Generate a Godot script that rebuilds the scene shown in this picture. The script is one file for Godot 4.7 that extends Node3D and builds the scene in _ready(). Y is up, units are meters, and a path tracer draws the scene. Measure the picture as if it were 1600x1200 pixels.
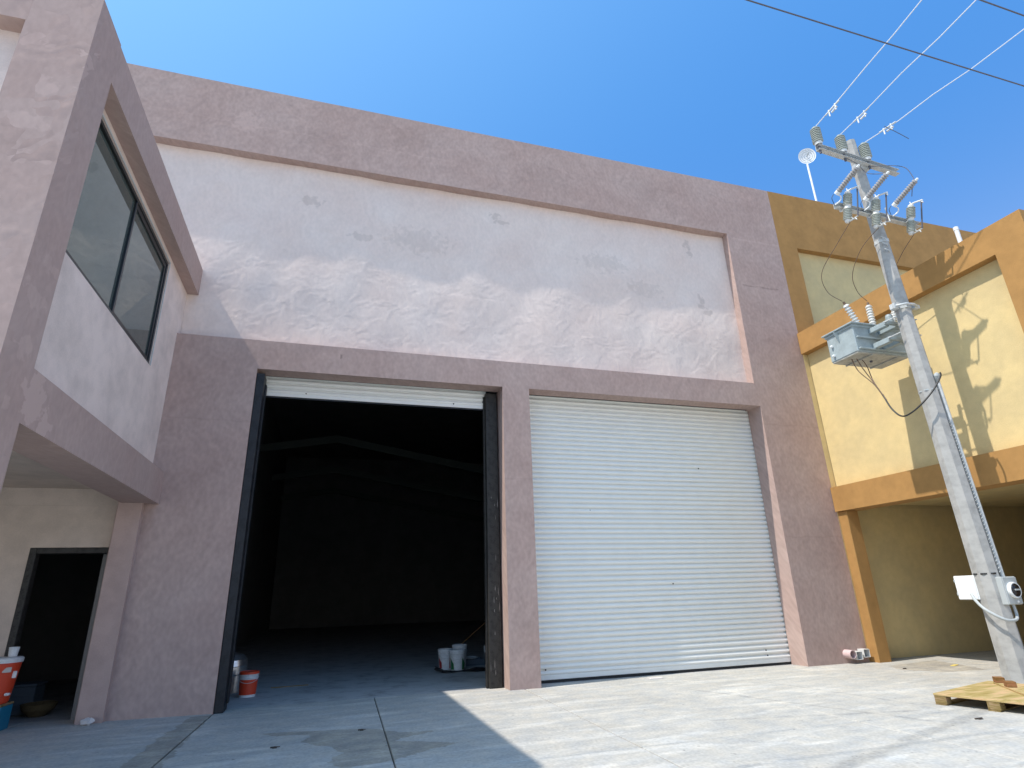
extends Node3D
# A pink warehouse with two roller-shutter bays, its ochre neighbour and a leaning transformer pole.

const SUN_TRAVEL := Vector3(0.634, -1.0, -0.094)
const XL := -1.076      # outer face of the pink wing
const XR := 11.24       # outer face of the ochre wing
const X1 := 4.181
const X2 := 4.696
const X3 := 9.871
const X4 := 11.29
const X5 := 9.813
const YD := 5.0
const YP := 5.507
const YT := 9.279
const YW := 10.793

var M := {}
var used := {}
var rng := RandomNumberGenerator.new()
var nz_wall := FastNoiseLite.new()
var nz_fine := FastNoiseLite.new()
var nz_warp := FastNoiseLite.new()

# ------------------------------------------------------------------ naming
func numbered(called: String) -> String:
	if not used.has(called):
		used[called] = 0
		return called
	used[called] += 1
	return "%s_%03d" % [called, used[called]]

func thing(called: String, label: String, category: String, at := Vector3.ZERO, group := "") -> Node3D:
	var o := Node3D.new()
	o.name = numbered(called)
	add_child(o)
	o.position = at
	o.set_meta("label", label)
	o.set_meta("category", category)
	if group != "":
		o.set_meta("group", group)
	return o

func structure(called: String) -> Node3D:
	var o := Node3D.new()
	o.name = numbered(called)
	add_child(o)
	o.set_meta("kind", "structure")
	return o

func obj(called: String, mesh, mat: Material, parent: Node) -> MeshInstance3D:
	var o := MeshInstance3D.new()
	o.name = called
	if mesh is SurfaceTool:
		o.mesh = mesh.commit()
	else:
		o.mesh = mesh
	o.material_override = mat
	o.cast_shadow = GeometryInstance3D.SHADOW_CASTING_SETTING_ON
	parent.add_child(o, true)
	return o

func tag(o: Node, label: String, category: String, group := "") -> Node:
	o.set_meta("label", label)
	o.set_meta("category", category)
	if group != "":
		o.set_meta("group", group)
	return o

# ------------------------------------------------------------------ mesh helpers
func st_new() -> SurfaceTool:
	var st := SurfaceTool.new()
	st.begin(Mesh.PRIMITIVE_TRIANGLES)
	return st

func quad(st: SurfaceTool, a: Vector3, b: Vector3, c: Vector3, d: Vector3, out: Vector3) -> void:
	# any order round the quad; turned so that it faces "out"
	var n := (b - a).cross(c - a)
	if n.length() < 1e-12:
		n = (c - a).cross(d - a)
	n = n.normalized()
	var pts := [a, b, c, a, c, d]
	if n.dot(out) > 0.0:
		pts = [a, c, b, a, d, c]
	else:
		n = -n
	for p in pts:
		st.set_normal(n)
		st.set_uv(Vector2(p.x + 0.37 * p.z, p.y + 0.93 * p.z))
		st.add_vertex(p)

func tri(st: SurfaceTool, a: Vector3, b: Vector3, c: Vector3, out: Vector3) -> void:
	var n := (b - a).cross(c - a).normalized()
	var pts := [a, b, c]
	if n.dot(out) > 0.0:
		pts = [a, c, b]
	else:
		n = -n
	for p in pts:
		st.set_normal(n)
		st.set_uv(Vector2(p.x + 0.37 * p.z, p.y + 0.93 * p.z))
		st.add_vertex(p)

# a box between two corners with chamfered edges, in its own axes t
func box(st: SurfaceTool, lo: Vector3, hi: Vector3, c := 0.0, t := Transform3D.IDENTITY) -> void:
	var m := (lo + hi) * 0.5
	var h := (hi - lo).abs() * 0.5
	c = min(c, min(h.x, min(h.y, h.z)) * 0.49)
	var B := t.basis
	for ax in 3:
		var u := (ax + 1) % 3
		var v := (ax + 2) % 3
		for s in [-1.0, 1.0]:
			var n := Vector3.ZERO
			n[ax] = s
			var q := []
			for k in [[-1, -1], [1, -1], [1, 1], [-1, 1]]:
				var p := Vector3.ZERO
				p[ax] = s * h[ax]
				p[u] = k[0] * (h[u] - c)
				p[v] = k[1] * (h[v] - c)
				q.append(t * (m + p))
			quad(st, q[0], q[1], q[2], q[3], B * n)
	if c <= 0.0:
		return
	for ax in 3:
		var u := (ax + 1) % 3
		var v := (ax + 2) % 3
		for su in [-1.0, 1.0]:
			for sv in [-1.0, 1.0]:
				var q := []
				for k in [[-1, 0], [1, 0], [1, 1], [-1, 1]]:
					var p := Vector3.ZERO
					p[ax] = k[0] * (h[ax] - c)
					p[u] = su * (h[u] - (c if k[1] == 0 else 0.0))
					p[v] = sv * (h[v] - (0.0 if k[1] == 0 else c))
					q.append(t * (m + p))
				var n := Vector3.ZERO
				n[u] = su
				n[v] = sv
				quad(st, q[0], q[1], q[2], q[3], B * n)
	for sx in [-1.0, 1.0]:
		for sy in [-1.0, 1.0]:
			for sz in [-1.0, 1.0]:
				var s := Vector3(sx, sy, sz)
				var a := s * Vector3(h.x, h.y - c, h.z - c)
				var b := s * Vector3(h.x - c, h.y, h.z - c)
				var d := s * Vector3(h.x - c, h.y - c, h.z)
				tri(st, t * (m + a), t * (m + b), t * (m + d), B * s)

func boxm(lo: Vector3, hi: Vector3, c := 0.004, t := Transform3D.IDENTITY) -> SurfaceTool:
	var st := st_new()
	box(st, lo, hi, c, t)
	return st

# a frame whose y axis runs from a towards b
func along(a: Vector3, b: Vector3, side := Vector3(0, 0, 1)) -> Transform3D:
	var y := (b - a).normalized()
	if abs(y.dot(side.normalized())) > 0.98:
		side = Vector3(1, 0, 0)
	var x := y.cross(side).normalized()
	var z := x.cross(y).normalized()
	return Transform3D(Basis(x, y, z), a)

# turned profile of Vector2(radius, height) about the y axis of t
func lathe(st: SurfaceTool, prof: Array, segs := 20, t := Transform3D.IDENTITY, smooth := true) -> void:
	for i in prof.size() - 1:
		var p: Vector2 = prof[i]
		var q: Vector2 = prof[i + 1]
		var d := q - p
		if d.length() < 1e-6:
			continue
		var n2 := Vector2(d.y, -d.x).normalized()
		for k in segs:
			var a0 := TAU * k / segs
			var a1 := TAU * (k + 1) / segs
			var d0 := Vector3(cos(a0), 0, sin(a0))
			var d1 := Vector3(cos(a1), 0, sin(a1))
			var v := [d0 * p.x + Vector3(0, p.y, 0), d1 * p.x + Vector3(0, p.y, 0), d1 * q.x + Vector3(0, q.y, 0), d0 * q.x + Vector3(0, q.y, 0)]
			var am := (a0 + a1) * 0.5
			var dm := Vector3(cos(am), 0, sin(am))
			var n0 := d0 * n2.x + Vector3(0, n2.y, 0)
			var n1 := d1 * n2.x + Vector3(0, n2.y, 0)
			var nm := dm * n2.x + Vector3(0, n2.y, 0)
			if not smooth:
				n0 = nm
				n1 = nm
			var ns := [n0, n1, n1, n0]
			var us := [Vector2(float(k) / segs, p.y), Vector2(float(k + 1) / segs, p.y), Vector2(float(k + 1) / segs, q.y), Vector2(float(k) / segs, q.y)]
			var g: Vector3 = (v[1] - v[0]).cross(v[2] - v[0])
			if g.length() < 1e-10:
				g = (v[2] - v[0]).cross(v[3] - v[0])
			var order := [0, 1, 2, 0, 2, 3] if g.dot(nm) < 0 else [0, 2, 1, 0, 3, 2]
			for j in order:
				st.set_normal((t.basis * ns[j]).normalized())
				st.set_uv(us[j])
				st.add_vertex(t * v[j])

func lathem(prof: Array, segs := 20, t := Transform3D.IDENTITY) -> SurfaceTool:
	var st := st_new()
	lathe(st, prof, segs, t)
	return st

# round bar or wire through points
func tube(st: SurfaceTool, pts: Array, r: float, sides := 8, r_end := -1.0) -> void:
	if r_end < 0.0:
		r_end = r
	var up := Vector3(0.31, 0.2, 0.93).normalized()
	var rings := []
	for i in pts.size():
		var a: Vector3 = pts[max(i - 1, 0)]
		var b: Vector3 = pts[min(i + 1, pts.size() - 1)]
		var d := (b - a).normalized()
		var x := d.cross(up)
		if x.length() < 0.05:
			x = d.cross(Vector3(1, 0, 0))
		x = x.normalized()
		up = x.cross(d).normalized()
		var rr: float = lerp(r, r_end, float(i) / max(pts.size() - 1, 1))
		var ring := []
		for k in sides:
			var an := TAU * k / sides
			ring.append([pts[i] + (x * cos(an) + up * sin(an)) * rr, x * cos(an) + up * sin(an)])
		rings.append(ring)
	for i in rings.size() - 1:
		for k in sides:
			var l := (k + 1) % sides
			var c := [rings[i][k], rings[i][l], rings[i + 1][l], rings[i + 1][k]]
			var g: Vector3 = (c[1][0] - c[0][0]).cross(c[2][0] - c[0][0])
			var order := [0, 1, 2, 0, 2, 3] if g.dot(c[0][1] + c[1][1]) < 0 else [0, 2, 1, 0, 3, 2]
			for j in order:
				st.set_normal(c[j][1])
				st.set_uv(Vector2(0, 0))
				st.add_vertex(c[j][0])
	for e in [0, rings.size() - 1]:
		var d: Vector3 = (pts[0] - pts[1]) if e == 0 else (pts[-1] - pts[-2])
		for k in range(1, sides - 1):
			tri(st, rings[e][0][0], rings[e][k][0], rings[e][k + 1][0], d)

func tubem(pts: Array, r: float, sides := 8, r_end := -1.0) -> SurfaceTool:
	var st := st_new()
	tube(st, pts, r, sides, r_end)
	return st

func curve(pts: Array, steps := 8) -> Array:
	var out := []
	for i in pts.size() - 1:
		var p0: Vector3 = pts[max(i - 1, 0)]
		var p1: Vector3 = pts[i]
		var p2: Vector3 = pts[i + 1]
		var p3: Vector3 = pts[min(i + 2, pts.size() - 1)]
		for k in steps:
			out.append(p1.cubic_interpolate(p2, p0, p3, float(k) / steps))
	out.append(pts[-1])
	return out

# ------------------------------------------------------------------ plaster walls
# depth of the hand-trowelled plaster at a spot of the wall, metres
func relief(x: float, y: float, rough: float) -> float:
	var wx := x + nz_warp.get_noise_2d(x * 1.3, y * 1.3) * 0.25
	var wy := y + nz_warp.get_noise_2d(x * 1.3 + 71.0, y * 1.3) * 0.25
	var d := nz_wall.get_noise_2d(wx * 0.85, wy) * 0.22
	d += nz_wall.get_noise_2d(wx * 2.3 + 40.0, wy * 2.7) * 0.22
	d += nz_fine.get_noise_2d(wx * 1.0, wy * 1.4) * 0.075
	return d * rough

# A slab of wall whose front follows the relief. o: lower left front corner; u, v: width and height; n: outward
func wall(st: SurfaceTool, o: Vector3, u: Vector3, v: Vector3, n: Vector3, thick: float, rough: float, cell := 0.05, wave := 0.0) -> void:
	var nu: int = max(1, int(ceil(u.length() / cell)))
	var nv: int = max(1, int(ceil(v.length() / cell)))
	if rough <= 0.0:
		nu = 1
		nv = 1
	var grid := PackedVector3Array()
	var nor := PackedVector3Array()
	var ud := u.normalized()
	var vd := v.normalized()
	var e := 0.02
	for j in nv + 1:
		for i in nu + 1:
			var p := o + u * (float(i) / nu) + v * (float(j) / nv)
			if rough > 0.0:
				var a := p.dot(ud)
				var b := p.dot(vd)
				var d0 := relief(a, b, rough)
				var dx := (relief(a + e, b, rough) - d0) / e
				var dy := (relief(a, b + e, rough) - d0) / e
				if wave > 0.0:
					d0 += wave * nz_warp.get_noise_2d(a * 0.55 + 9.0, b * 0.4)
					dx += wave * (nz_warp.get_noise_2d((a + e) * 0.55 + 9.0, b * 0.4) - nz_warp.get_noise_2d(a * 0.55 + 9.0, b * 0.4)) / e
					dy += wave * (nz_warp.get_noise_2d(a * 0.55 + 9.0, (b + e) * 0.4) - nz_warp.get_noise_2d(a * 0.55 + 9.0, b * 0.4)) / e
				grid.append(p + n * d0)
				nor.append((n - ud * dx - vd * dy).normalized())
			else:
				grid.append(p)
				nor.append(n)
	var w := nu + 1
	var flip := ud.cross(vd).dot(n) > 0.0
	for j in nv:
		for i in nu:
			var k := [j * w + i, j * w + i + 1, (j + 1) * w + i + 1, (j + 1) * w + i]
			var order := [0, 2, 1, 0, 3, 2] if flip else [0, 1, 2, 0, 2, 3]
			for s in order:
				var id: int = k[s]
				st.set_normal(nor[id])
				st.set_uv(Vector2(grid[id].dot(ud), -grid[id].dot(vd)))
				st.add_vertex(grid[id])
	var back := -n * thick
	for i in nu:
		quad(st, grid[i], grid[i + 1], flat(grid[i + 1], o, n) + back, flat(grid[i], o, n) + back, -vd)
		var t := nv * w
		quad(st, grid[t + i], grid[t + i + 1], flat(grid[t + i + 1], o, n) + back, flat(grid[t + i], o, n) + back, vd)
	for j in nv:
		quad(st, grid[j * w], grid[(j + 1) * w], flat(grid[(j + 1) * w], o, n) + back, flat(grid[j * w], o, n) + back, -ud)
		quad(st, grid[j * w + nu], grid[(j + 1) * w + nu], flat(grid[(j + 1) * w + nu], o, n) + back, flat(grid[j * w + nu], o, n) + back, ud)
	quad(st, o + back, o + u + back, o + u + v + back, o + v + back, -n)

func flat(p: Vector3, o: Vector3, n: Vector3) -> Vector3:
	return p - n * (p - o).dot(n)

func wallm(o: Vector3, u: Vector3, v: Vector3, n: Vector3, thick: float, rough: float, cell := 0.05, wave := 0.0) -> SurfaceTool:
	var st := st_new()
	wall(st, o, u, v, n, thick, rough, cell, wave)
	return st

# ------------------------------------------------------------------ textures and materials
func lin(r: float, g: float, b: float) -> Color:
	return Color(r, g, b).linear_to_srgb()

func noise(sd: int, freq: float, oct := 4, type := FastNoiseLite.TYPE_SIMPLEX_SMOOTH) -> FastNoiseLite:
	var n := FastNoiseLite.new()
	n.seed = sd
	n.noise_type = type
	n.frequency = freq
	n.fractal_octaves = oct
	return n

func gray(sd: int, freq: float, size: int, oct := 4) -> PackedByteArray:
	var im := noise(sd, freq, oct).get_seamless_image(size, size)
	im.convert(Image.FORMAT_L8)
	return im.get_data()

# a tiling picture that multiplies the base colour: coarse patches, streaks and grain
func mottle(sd: int, coarse: float, grain: float, size := 512, tint := Vector3(0, 0, 0)) -> ImageTexture:
	var a := gray(sd, 0.008, size)
	var b := gray(sd + 1, 0.03, size)
	var c := gray(sd + 2, 0.25, size, 2)
	var out := PackedByteArray()
	out.resize(size * size * 3)
	for i in size * size:
		var f := (a[i] / 255.0 - 0.5) * coarse + (b[i] / 255.0 - 0.5) * coarse * 0.6 + (c[i] / 255.0 - 0.5) * grain
		var w := a[i] / 255.0 - 0.5
		out[i * 3] = int(clamp(246.0 * (1.0 + f + tint.x * w), 0, 255))
		out[i * 3 + 1] = int(clamp(246.0 * (1.0 + f + tint.y * w), 0, 255))
		out[i * 3 + 2] = int(clamp(246.0 * (1.0 + f + tint.z * w), 0, 255))
	var im := Image.create_from_data(size, size, false, Image.FORMAT_RGB8, out)
	return ImageTexture.create_from_image(im)

func height_tex(sd: int, f1: float, f2: float, mix: float, size := 512) -> ImageTexture:
	var a := gray(sd, f1, size, 3)
	var b := gray(sd + 1, f2, size, 3)
	var out := PackedByteArray()
	out.resize(size * size)
	for i in size * size:
		out[i] = int(clamp(a[i] * (1.0 - mix) + b[i] * mix, 0, 255))
	return ImageTexture.create_from_image(Image.create_from_data(size, size, false, Image.FORMAT_L8, out))

func plain(c: Color, rough := 0.8, metal := 0.0, spec := 0.5) -> StandardMaterial3D:
	var m := StandardMaterial3D.new()
	m.albedo_color = c
	m.roughness = rough
	m.metallic = metal
	m.metallic_specular = spec
	return m

func textured(c: Color, tex: Texture2D, scale: float, rough := 0.9, height: Texture2D = null, depth := 0.1, metal := 0.0) -> StandardMaterial3D:
	var m := plain(c, rough, metal, 0.4)
	m.albedo_texture = tex
	m.uv1_triplanar = true
	m.uv1_world_triplanar = true
	m.uv1_scale = Vector3.ONE * scale
	if height != null:
		m.heightmap_enabled = true
		m.heightmap_texture = height
		m.heightmap_scale = depth
	return m

# paint on the front of the warehouse: brushed patches, day joints in the plaster and repair spots at their real places
func facade_paint(sd: int, spots: Array, joints: Array, x0: float, x1: float, y0: float, y1: float, strength: float) -> ImageTexture:
	var w := 1024
	var h := int(1024.0 * (y1 - y0) / (x1 - x0))
	var n1 := noise(sd, 0.55, 4)
	var n2 := noise(sd + 1, 2.4, 4)
	var n3 := noise(sd + 2, 9.0, 3)
	var n4 := noise(sd + 3, 1.1, 2)
	var out := PackedByteArray()
	out.resize(w * h * 3)
	for j in h:
		var y := y1 - (j + 0.5) / h * (y1 - y0)
		for i in w:
			var x := x0 + (i + 0.5) / w * (x1 - x0)
			var blot := n1.get_noise_2d(x, y * 1.3)
			var brush := n2.get_noise_2d(x * 2.2 + blot, y * 0.8)
			var grain := n3.get_noise_2d(x * 1.5, y * 0.9)
			var f := 1.0 + strength * (blot * 0.25 + brush * 0.4 + grain * 0.45)
			for s in joints:      # x from, x to, y, half height, depth of tone
				if x > s[0] and x < s[1]:
					var dy: float = y - s[2] - 0.03 * n4.get_noise_2d(x * 1.7, s[2] * 9.0)
					if abs(dy) < s[3]:
						f *= 1.0 + s[4] * (0.6 + 0.8 * n2.get_noise_2d(x * 3.0, y * 9.0))
			for s in spots:       # x, y, half width, half height, tone
				if abs(x - s[0]) < s[2] * 1.6 and abs(y - s[1]) < s[3] * 1.6:
					var r := Vector2((x - s[0]) / s[2], (y - s[1]) / s[3]).length() + 0.9 * n2.get_noise_2d(x * 2.5, y * 2.5)
					if r < 0.9:
						f *= 1.0 + s[4] * clamp((0.9 - r) * 5.0, 0.0, 1.0)
			var k := (j * w + i) * 3
			out[k] = int(clamp(240.0 * f, 0, 255))
			out[k + 1] = int(clamp(240.0 * f * (1.0 + 0.015 * blot), 0, 255))
			out[k + 2] = int(clamp(240.0 * f * (1.0 + 0.02 * blot), 0, 255))
	return ImageTexture.create_from_image(Image.create_from_data(w, h, false, Image.FORMAT_RGB8, out))

func facade_mat(c: Color, tex: Texture2D, x0: float, x1: float, y0: float, y1: float) -> StandardMaterial3D:
	var m := plain(c, 0.92, 0.0, 0.3)
	m.albedo_texture = tex
	m.uv1_scale = Vector3(1.0 / (x1 - x0), 1.0 / (y1 - y0), 1.0)
	m.uv1_offset = Vector3(-x0 / (x1 - x0), y1 / (y1 - y0), 0.0)
	m.texture_repeat = true
	return m

func in_poly(p: Vector2, poly: PackedVector2Array) -> bool:
	return Geometry2D.is_point_in_polygon(p, poly)

# the yard's concrete: trowel sweeps, grit, pale dried wash marks, damp stains, tyre scuffs
func yard_paint(x0: float, x1: float, z0: float, z1: float) -> ImageTexture:
	var w := 2048
	var h := int(2048.0 * (z1 - z0) / (x1 - x0))
	var n1 := noise(301, 0.45, 4)
	var n2 := noise(302, 1.6, 4)
	var n3 := noise(303, 14.0, 3)
	var n4 := noise(304, 3.0, 4)
	var n5 := noise(305, 30.0, 1)
	var damp := [
		PackedVector2Array([Vector2(0.75, 1.62), Vector2(1.3, 1.72), Vector2(1.75, 1.8), Vector2(2.05, 1.95), Vector2(2.2, 2.25), Vector2(2.65, 2.3), Vector2(2.3, 2.5), Vector2(2.1, 2.62), Vector2(2.75, 2.98), Vector2(2.45, 3.12), Vector2(2.2, 3.3), Vector2(1.95, 3.45), Vector2(1.6, 3.5), Vector2(1.45, 3.25), Vector2(1.62, 2.9), Vector2(1.4, 2.5), Vector2(1.15, 2.25), Vector2(1.3, 1.95), Vector2(0.9, 1.8)]),
		PackedVector2Array([Vector2(11.05, 0.62), Vector2(12.4, 0.42), Vector2(12.15, 1.1), Vector2(11.9, 1.75), Vector2(11.15, 1.65), Vector2(10.75, 1.2)]),
		PackedVector2Array([Vector2(-0.24, 0.1), Vector2(0.0, 0.08), Vector2(0.0, 3.4), Vector2(-0.38, 3.4), Vector2(-0.33, 1.5)]),
	]
	var tone := [0.88, 0.90, 0.88]
	var boxes := []
	for poly in damp:
		var r := Rect2(poly[0], Vector2.ZERO)
		for p in poly:
			r = r.expand(p)
		boxes.append(r.grow(0.2))
	var out := PackedByteArray()
	out.resize(w * h * 3)
	for j in h:
		var z := z0 + (j + 0.5) / h * (z1 - z0)
		for i in w:
			var x := x0 + (i + 0.5) / w * (x1 - x0)
			var big := n1.get_noise_2d(x, z)
			var sweep := n2.get_noise_2d(x * 0.5 + big * 0.4, z * 2.4 + x * 0.35)
			var mid := n4.get_noise_2d(x, z)
			var grit := n3.get_noise_2d(x, z)
			var f := 1.0 + big * 0.05 + sweep * 0.055 + mid * 0.045 + grit * 0.06 + n5.get_noise_2d(x, z) * 0.05
			var wash := n2.get_noise_2d(x * 0.35 + 30.0, z * 1.5 + 12.0)
			if wash > 0.22:
				f += min((wash - 0.22) * 0.4, 0.07)
			# scuffs of tyres turning into the right-hand bay
			for s in [[4.9, 5.35, 8.6, 4.05, 0.09], [5.6, 3.2, 8.0, 3.75, 0.04], [6.6, 1.2, 7.6, 4.2, 0.05], [8.0, 1.1, 8.3, 3.4, 0.04]]:
				var a := Vector2(s[0], s[1])
				var b := Vector2(s[2], s[3])
				var q := Geometry2D.get_closest_point_to_segment(Vector2(x, z), a, b)
				var dd := q.distance_to(Vector2(x, z)) + mid * 0.05
				if dd < s[4]:
					f *= 1.0 - 0.14 * clamp((s[4] - dd) / 0.04, 0.0, 1.0) * (0.6 + grit)
			var dark := 1.0
			for k in damp.size():
				if boxes[k].has_point(Vector2(x, z)):
					var p := Vector2(x + mid * 0.06 + grit * 0.02, z + sweep * 0.06 + grit * 0.02)
					if in_poly(p, damp[k]):
						dark *= tone[k] + 0.06 * mid
			f *= dark
			if n4.get_noise_2d(x * 2.7 + 5.0, z * 2.7) > 0.62:
				f *= 0.82
			var warm := 0.02 * mid + (0.02 if dark < 1.0 else 0.0)
			var o := (j * w + i) * 3
			out[o] = int(clamp(212.0 * f * (1.0 + warm), 0, 255))
			out[o + 1] = int(clamp(211.0 * f, 0, 255))
			out[o + 2] = int(clamp(206.0 * f * (1.0 - warm * 1.5), 0, 255))
	return ImageTexture.create_from_image(Image.create_from_data(w, h, false, Image.FORMAT_RGB8, out))

func build_materials() -> void:
	var fine := height_tex(11, 0.09, 0.35, 0.5)
	var grit := height_tex(21, 0.2, 0.6, 0.5)
	var tx_a := mottle(31, 0.09, 0.05)
	var tx_b := mottle(41, 0.10, 0.05)
	var joints := [
		[9.9, 11.29, 9.17, 0.02, 0.06], [10.0, 11.0, 7.92, 0.018, -0.14], [9.9, 11.29, 6.9, 0.012, -0.05], [9.9, 11.29, 4.6, 0.015, -0.05], [9.9, 11.29, 2.3, 0.014, -0.05],
		[-1.2, 0.0, 4.1, 0.012, -0.04], [4.18, 4.7, 3.3, 0.012, -0.04], [5.0, 11.2, 10.2, 0.012, -0.03], [-4.0, 3.0, 9.9, 0.014, 0.03]]
	var spots := [[10.5, 7.4, 0.4, 0.14, -0.023], [10.9, 5.8, 0.5, 0.3, -0.027], [10.4, 3.6, 0.55, 0.5, -0.023], [10.8, 1.4, 0.5, 0.4, 0.018], [4.45, 1.0, 0.2, 0.3, -0.027], [4.42, 0.3, 0.2, 0.25, 0.027], [-0.7, 9.95, 0.28, 0.3, 0.045], [0.6, 9.8, 0.5, 0.35, -0.027], [2.4, 10.3, 0.6, 0.3, -0.027], [5.2, 9.9, 0.7, 0.4, -0.023], [7.7, 10.1, 0.5, 0.4, -0.023], [8.4, 9.7, 0.18, 0.3, -0.032], [10.2, 10.45, 0.6, 0.2, 0.023], [1.3, 5.35, 0.02, 0.06, -0.180], [1.1, 5.3, 0.4, 0.08, 0.018]]
	M.mauve = facade_mat(lin(0.505, 0.372, 0.328), facade_paint(101, spots, joints, -5.0, 11.3, 0.0, 10.8, 0.12), -5.0, 11.3, 0.0, 10.8)
	var pspots := [[0.55, 8.55, 0.22, 0.12, -0.07], [4.15, 8.86, 0.12, 0.09, -0.075], [4.3, 8.72, 0.14, 0.07, -0.075], [8.8, 8.93, 0.12, 0.14, -0.075], [8.85, 8.7, 0.09, 0.1, -0.075], [8.95, 7.45, 0.1, 0.2, -0.075], [9.1, 7.2, 0.16, 0.08, -0.075], [6.6, 8.1, 0.6, 0.25, -0.04], [2.6, 8.0, 0.7, 0.3, -0.04], [7.5, 7.6, 0.5, 0.2, -0.04], [1.5, 7.9, 0.25, 0.1, -0.06]]
	M.blush = facade_mat(lin(0.88, 0.735, 0.655), facade_paint(111, pspots, [], -5.0, 11.3, 0.0, 10.8, 0.06), -5.0, 11.3, 0.0, 10.8)
	M.mauve_plain = textured(lin(0.485, 0.357, 0.315), tx_a, 0.35, 0.92, fine, 0.06)
	var wspots := [[-4.18, 3.02, 0.22, 0.26, 0.09], [-3.95, 2.86, 0.16, 0.1, 0.10], [-4.55, 3.35, 0.2, 0.1, 0.045], [-4.6, 3.75, 0.24, 0.12, 0.04], [-4.5, 4.1, 0.2, 0.08, 0.04], [-4.7, 2.9, 0.15, 0.12, 0.045], [-1.3, 5.0, 0.3, 0.25, -0.03]]
	M.mauve_wing = facade_mat(lin(0.53, 0.39, 0.344), facade_paint(121, wspots, [], -5.0, 0.0, 2.5, 7.0, 0.07), -5.0, 0.0, 2.5, 7.0)
	M.blush_plain = textured(lin(0.84, 0.70, 0.625), tx_b, 0.3, 0.92, fine, 0.06)
	M.ochre = textured(lin(0.42, 0.23, 0.078), tx_a, 0.4, 0.9, grit, 0.1)
	M.cream = textured(lin(0.70, 0.55, 0.28), mottle(51, 0.07, 0.05, 512, Vector3(0.01, 0, -0.03)), 0.33, 0.92, grit, 0.12)
	M.soffit = textured(lin(0.60, 0.50, 0.42), tx_b, 0.3, 0.95)
	M.hall = textured(lin(0.24, 0.238, 0.23), tx_a, 0.2, 0.95)
	M.hall_floor = textured(lin(0.42, 0.42, 0.41), mottle(61, 0.3, 0.15), 0.4, 0.95)
	M.hall_steel = plain(lin(0.13, 0.15, 0.13), 0.7, 0.0, 0.3)
	M.roof = textured(lin(0.3, 0.3, 0.29), tx_a, 0.3, 0.95)
	M.shutter = textured(lin(0.88, 0.88, 0.83), mottle(71, 0.02, 0.02), 0.6, 0.42)
	M.shutter.metallic_specular = 0.5
	M.black_steel = textured(lin(0.022, 0.024, 0.028), mottle(81, 0.5, 0.35), 1.3, 0.5)
	M.black_steel_worn = textured(lin(0.035, 0.033, 0.03), mottle(85, 0.7, 0.5), 2.2, 0.55)
	M.scrape = plain(lin(0.30, 0.28, 0.26), 0.6)
	M.window_frame = plain(lin(0.015, 0.017, 0.018), 0.35)
	M.window_glass = plain(lin(0.15, 0.19, 0.175), 0.03, 0.5, 0.8)
	M.silver_trim = plain(lin(0.6, 0.6, 0.58), 0.4)
	var yard := plain(Color(1, 1, 1), 0.93, 0.0, 0.3)
	yard.albedo_texture = yard_paint(-7.0, 15.0, -0.5, 11.0)
	yard.albedo_color = lin(0.66, 0.655, 0.635)
	yard.uv1_scale = Vector3(1.0 / 22.0, 1.0 / 11.5, 1)
	yard.uv1_offset = Vector3(7.0 / 22.0, 0.5 / 11.5, 0)
	M.yard = yard
	M.ground = textured(lin(0.52, 0.51, 0.48), mottle(91, 0.2, 0.15), 0.2, 0.95)
	M.joint = plain(lin(0.10, 0.10, 0.095), 0.95)
	M.pole = textured(lin(0.42, 0.415, 0.395), mottle(121, 0.22, 0.1), 0.8, 0.9, grit, 0.1)
	M.galvanised = textured(lin(0.60, 0.62, 0.61), mottle(131, 0.2, 0.15), 2.5, 0.45, null, 0.1, 0.15)
	M.bright_zinc = textured(lin(0.62, 0.64, 0.65), mottle(135, 0.25, 0.2), 2.5, 0.28, null, 0.1, 0.9)
	M.porcelain = plain(lin(0.40, 0.43, 0.39), 0.25)
	M.porcelain_white = plain(lin(0.72, 0.72, 0.69), 0.35)
	M.polymer = plain(lin(0.30, 0.29, 0.285), 0.5)
	M.tank = textured(lin(0.36, 0.42, 0.43), mottle(141, 0.10, 0.05), 1.2, 0.45)
	M.tank_under = textured(lin(0.44, 0.43, 0.38), mottle(145, 0.25, 0.15), 1.5, 0.7)
	M.copper = plain(lin(0.17, 0.11, 0.07), 0.5)
	M.black_cable = plain(lin(0.02, 0.02, 0.02), 0.45)
	M.line_wire = plain(lin(0.62, 0.64, 0.66), 0.6, 0.0)
	M.dark_line = plain(lin(0.10, 0.10, 0.12), 0.6)
	M.white_metal = plain(lin(0.80, 0.82, 0.82), 0.4)
	M.box_grey = plain(lin(0.42, 0.45, 0.45), 0.5)
	M.dial = plain(lin(0.012, 0.013, 0.015), 0.1)
	M.pvc = plain(lin(0.66, 0.66, 0.64), 0.45)
	M.pvc_pink = plain(lin(0.62, 0.47, 0.46), 0.6)
	M.plywood = textured(lin(0.54, 0.355, 0.19), wood_tex(151, 0.35), 0.8, 0.75)
	M.pine = textured(lin(0.36, 0.225, 0.135), wood_tex(161, 0.5), 1.7, 0.8)
	M.red_brown_wood = textured(lin(0.30, 0.13, 0.06), wood_tex(171, 0.5), 1.9, 0.8)
	M.red_plastic = plain(lin(0.62, 0.06, 0.022), 0.4)
	M.white_plastic = textured(lin(0.72, 0.74, 0.74), mottle(181, 0.15, 0.08), 2.0, 0.45)
	M.green_print = plain(lin(0.02, 0.16, 0.05), 0.5)
	M.red_print = plain(lin(0.35, 0.03, 0.03), 0.5)
	M.black_sheet = plain(lin(0.008, 0.008, 0.009), 0.5)
	M.blue_plastic = plain(lin(0.012, 0.18, 0.30), 0.45)
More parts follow.
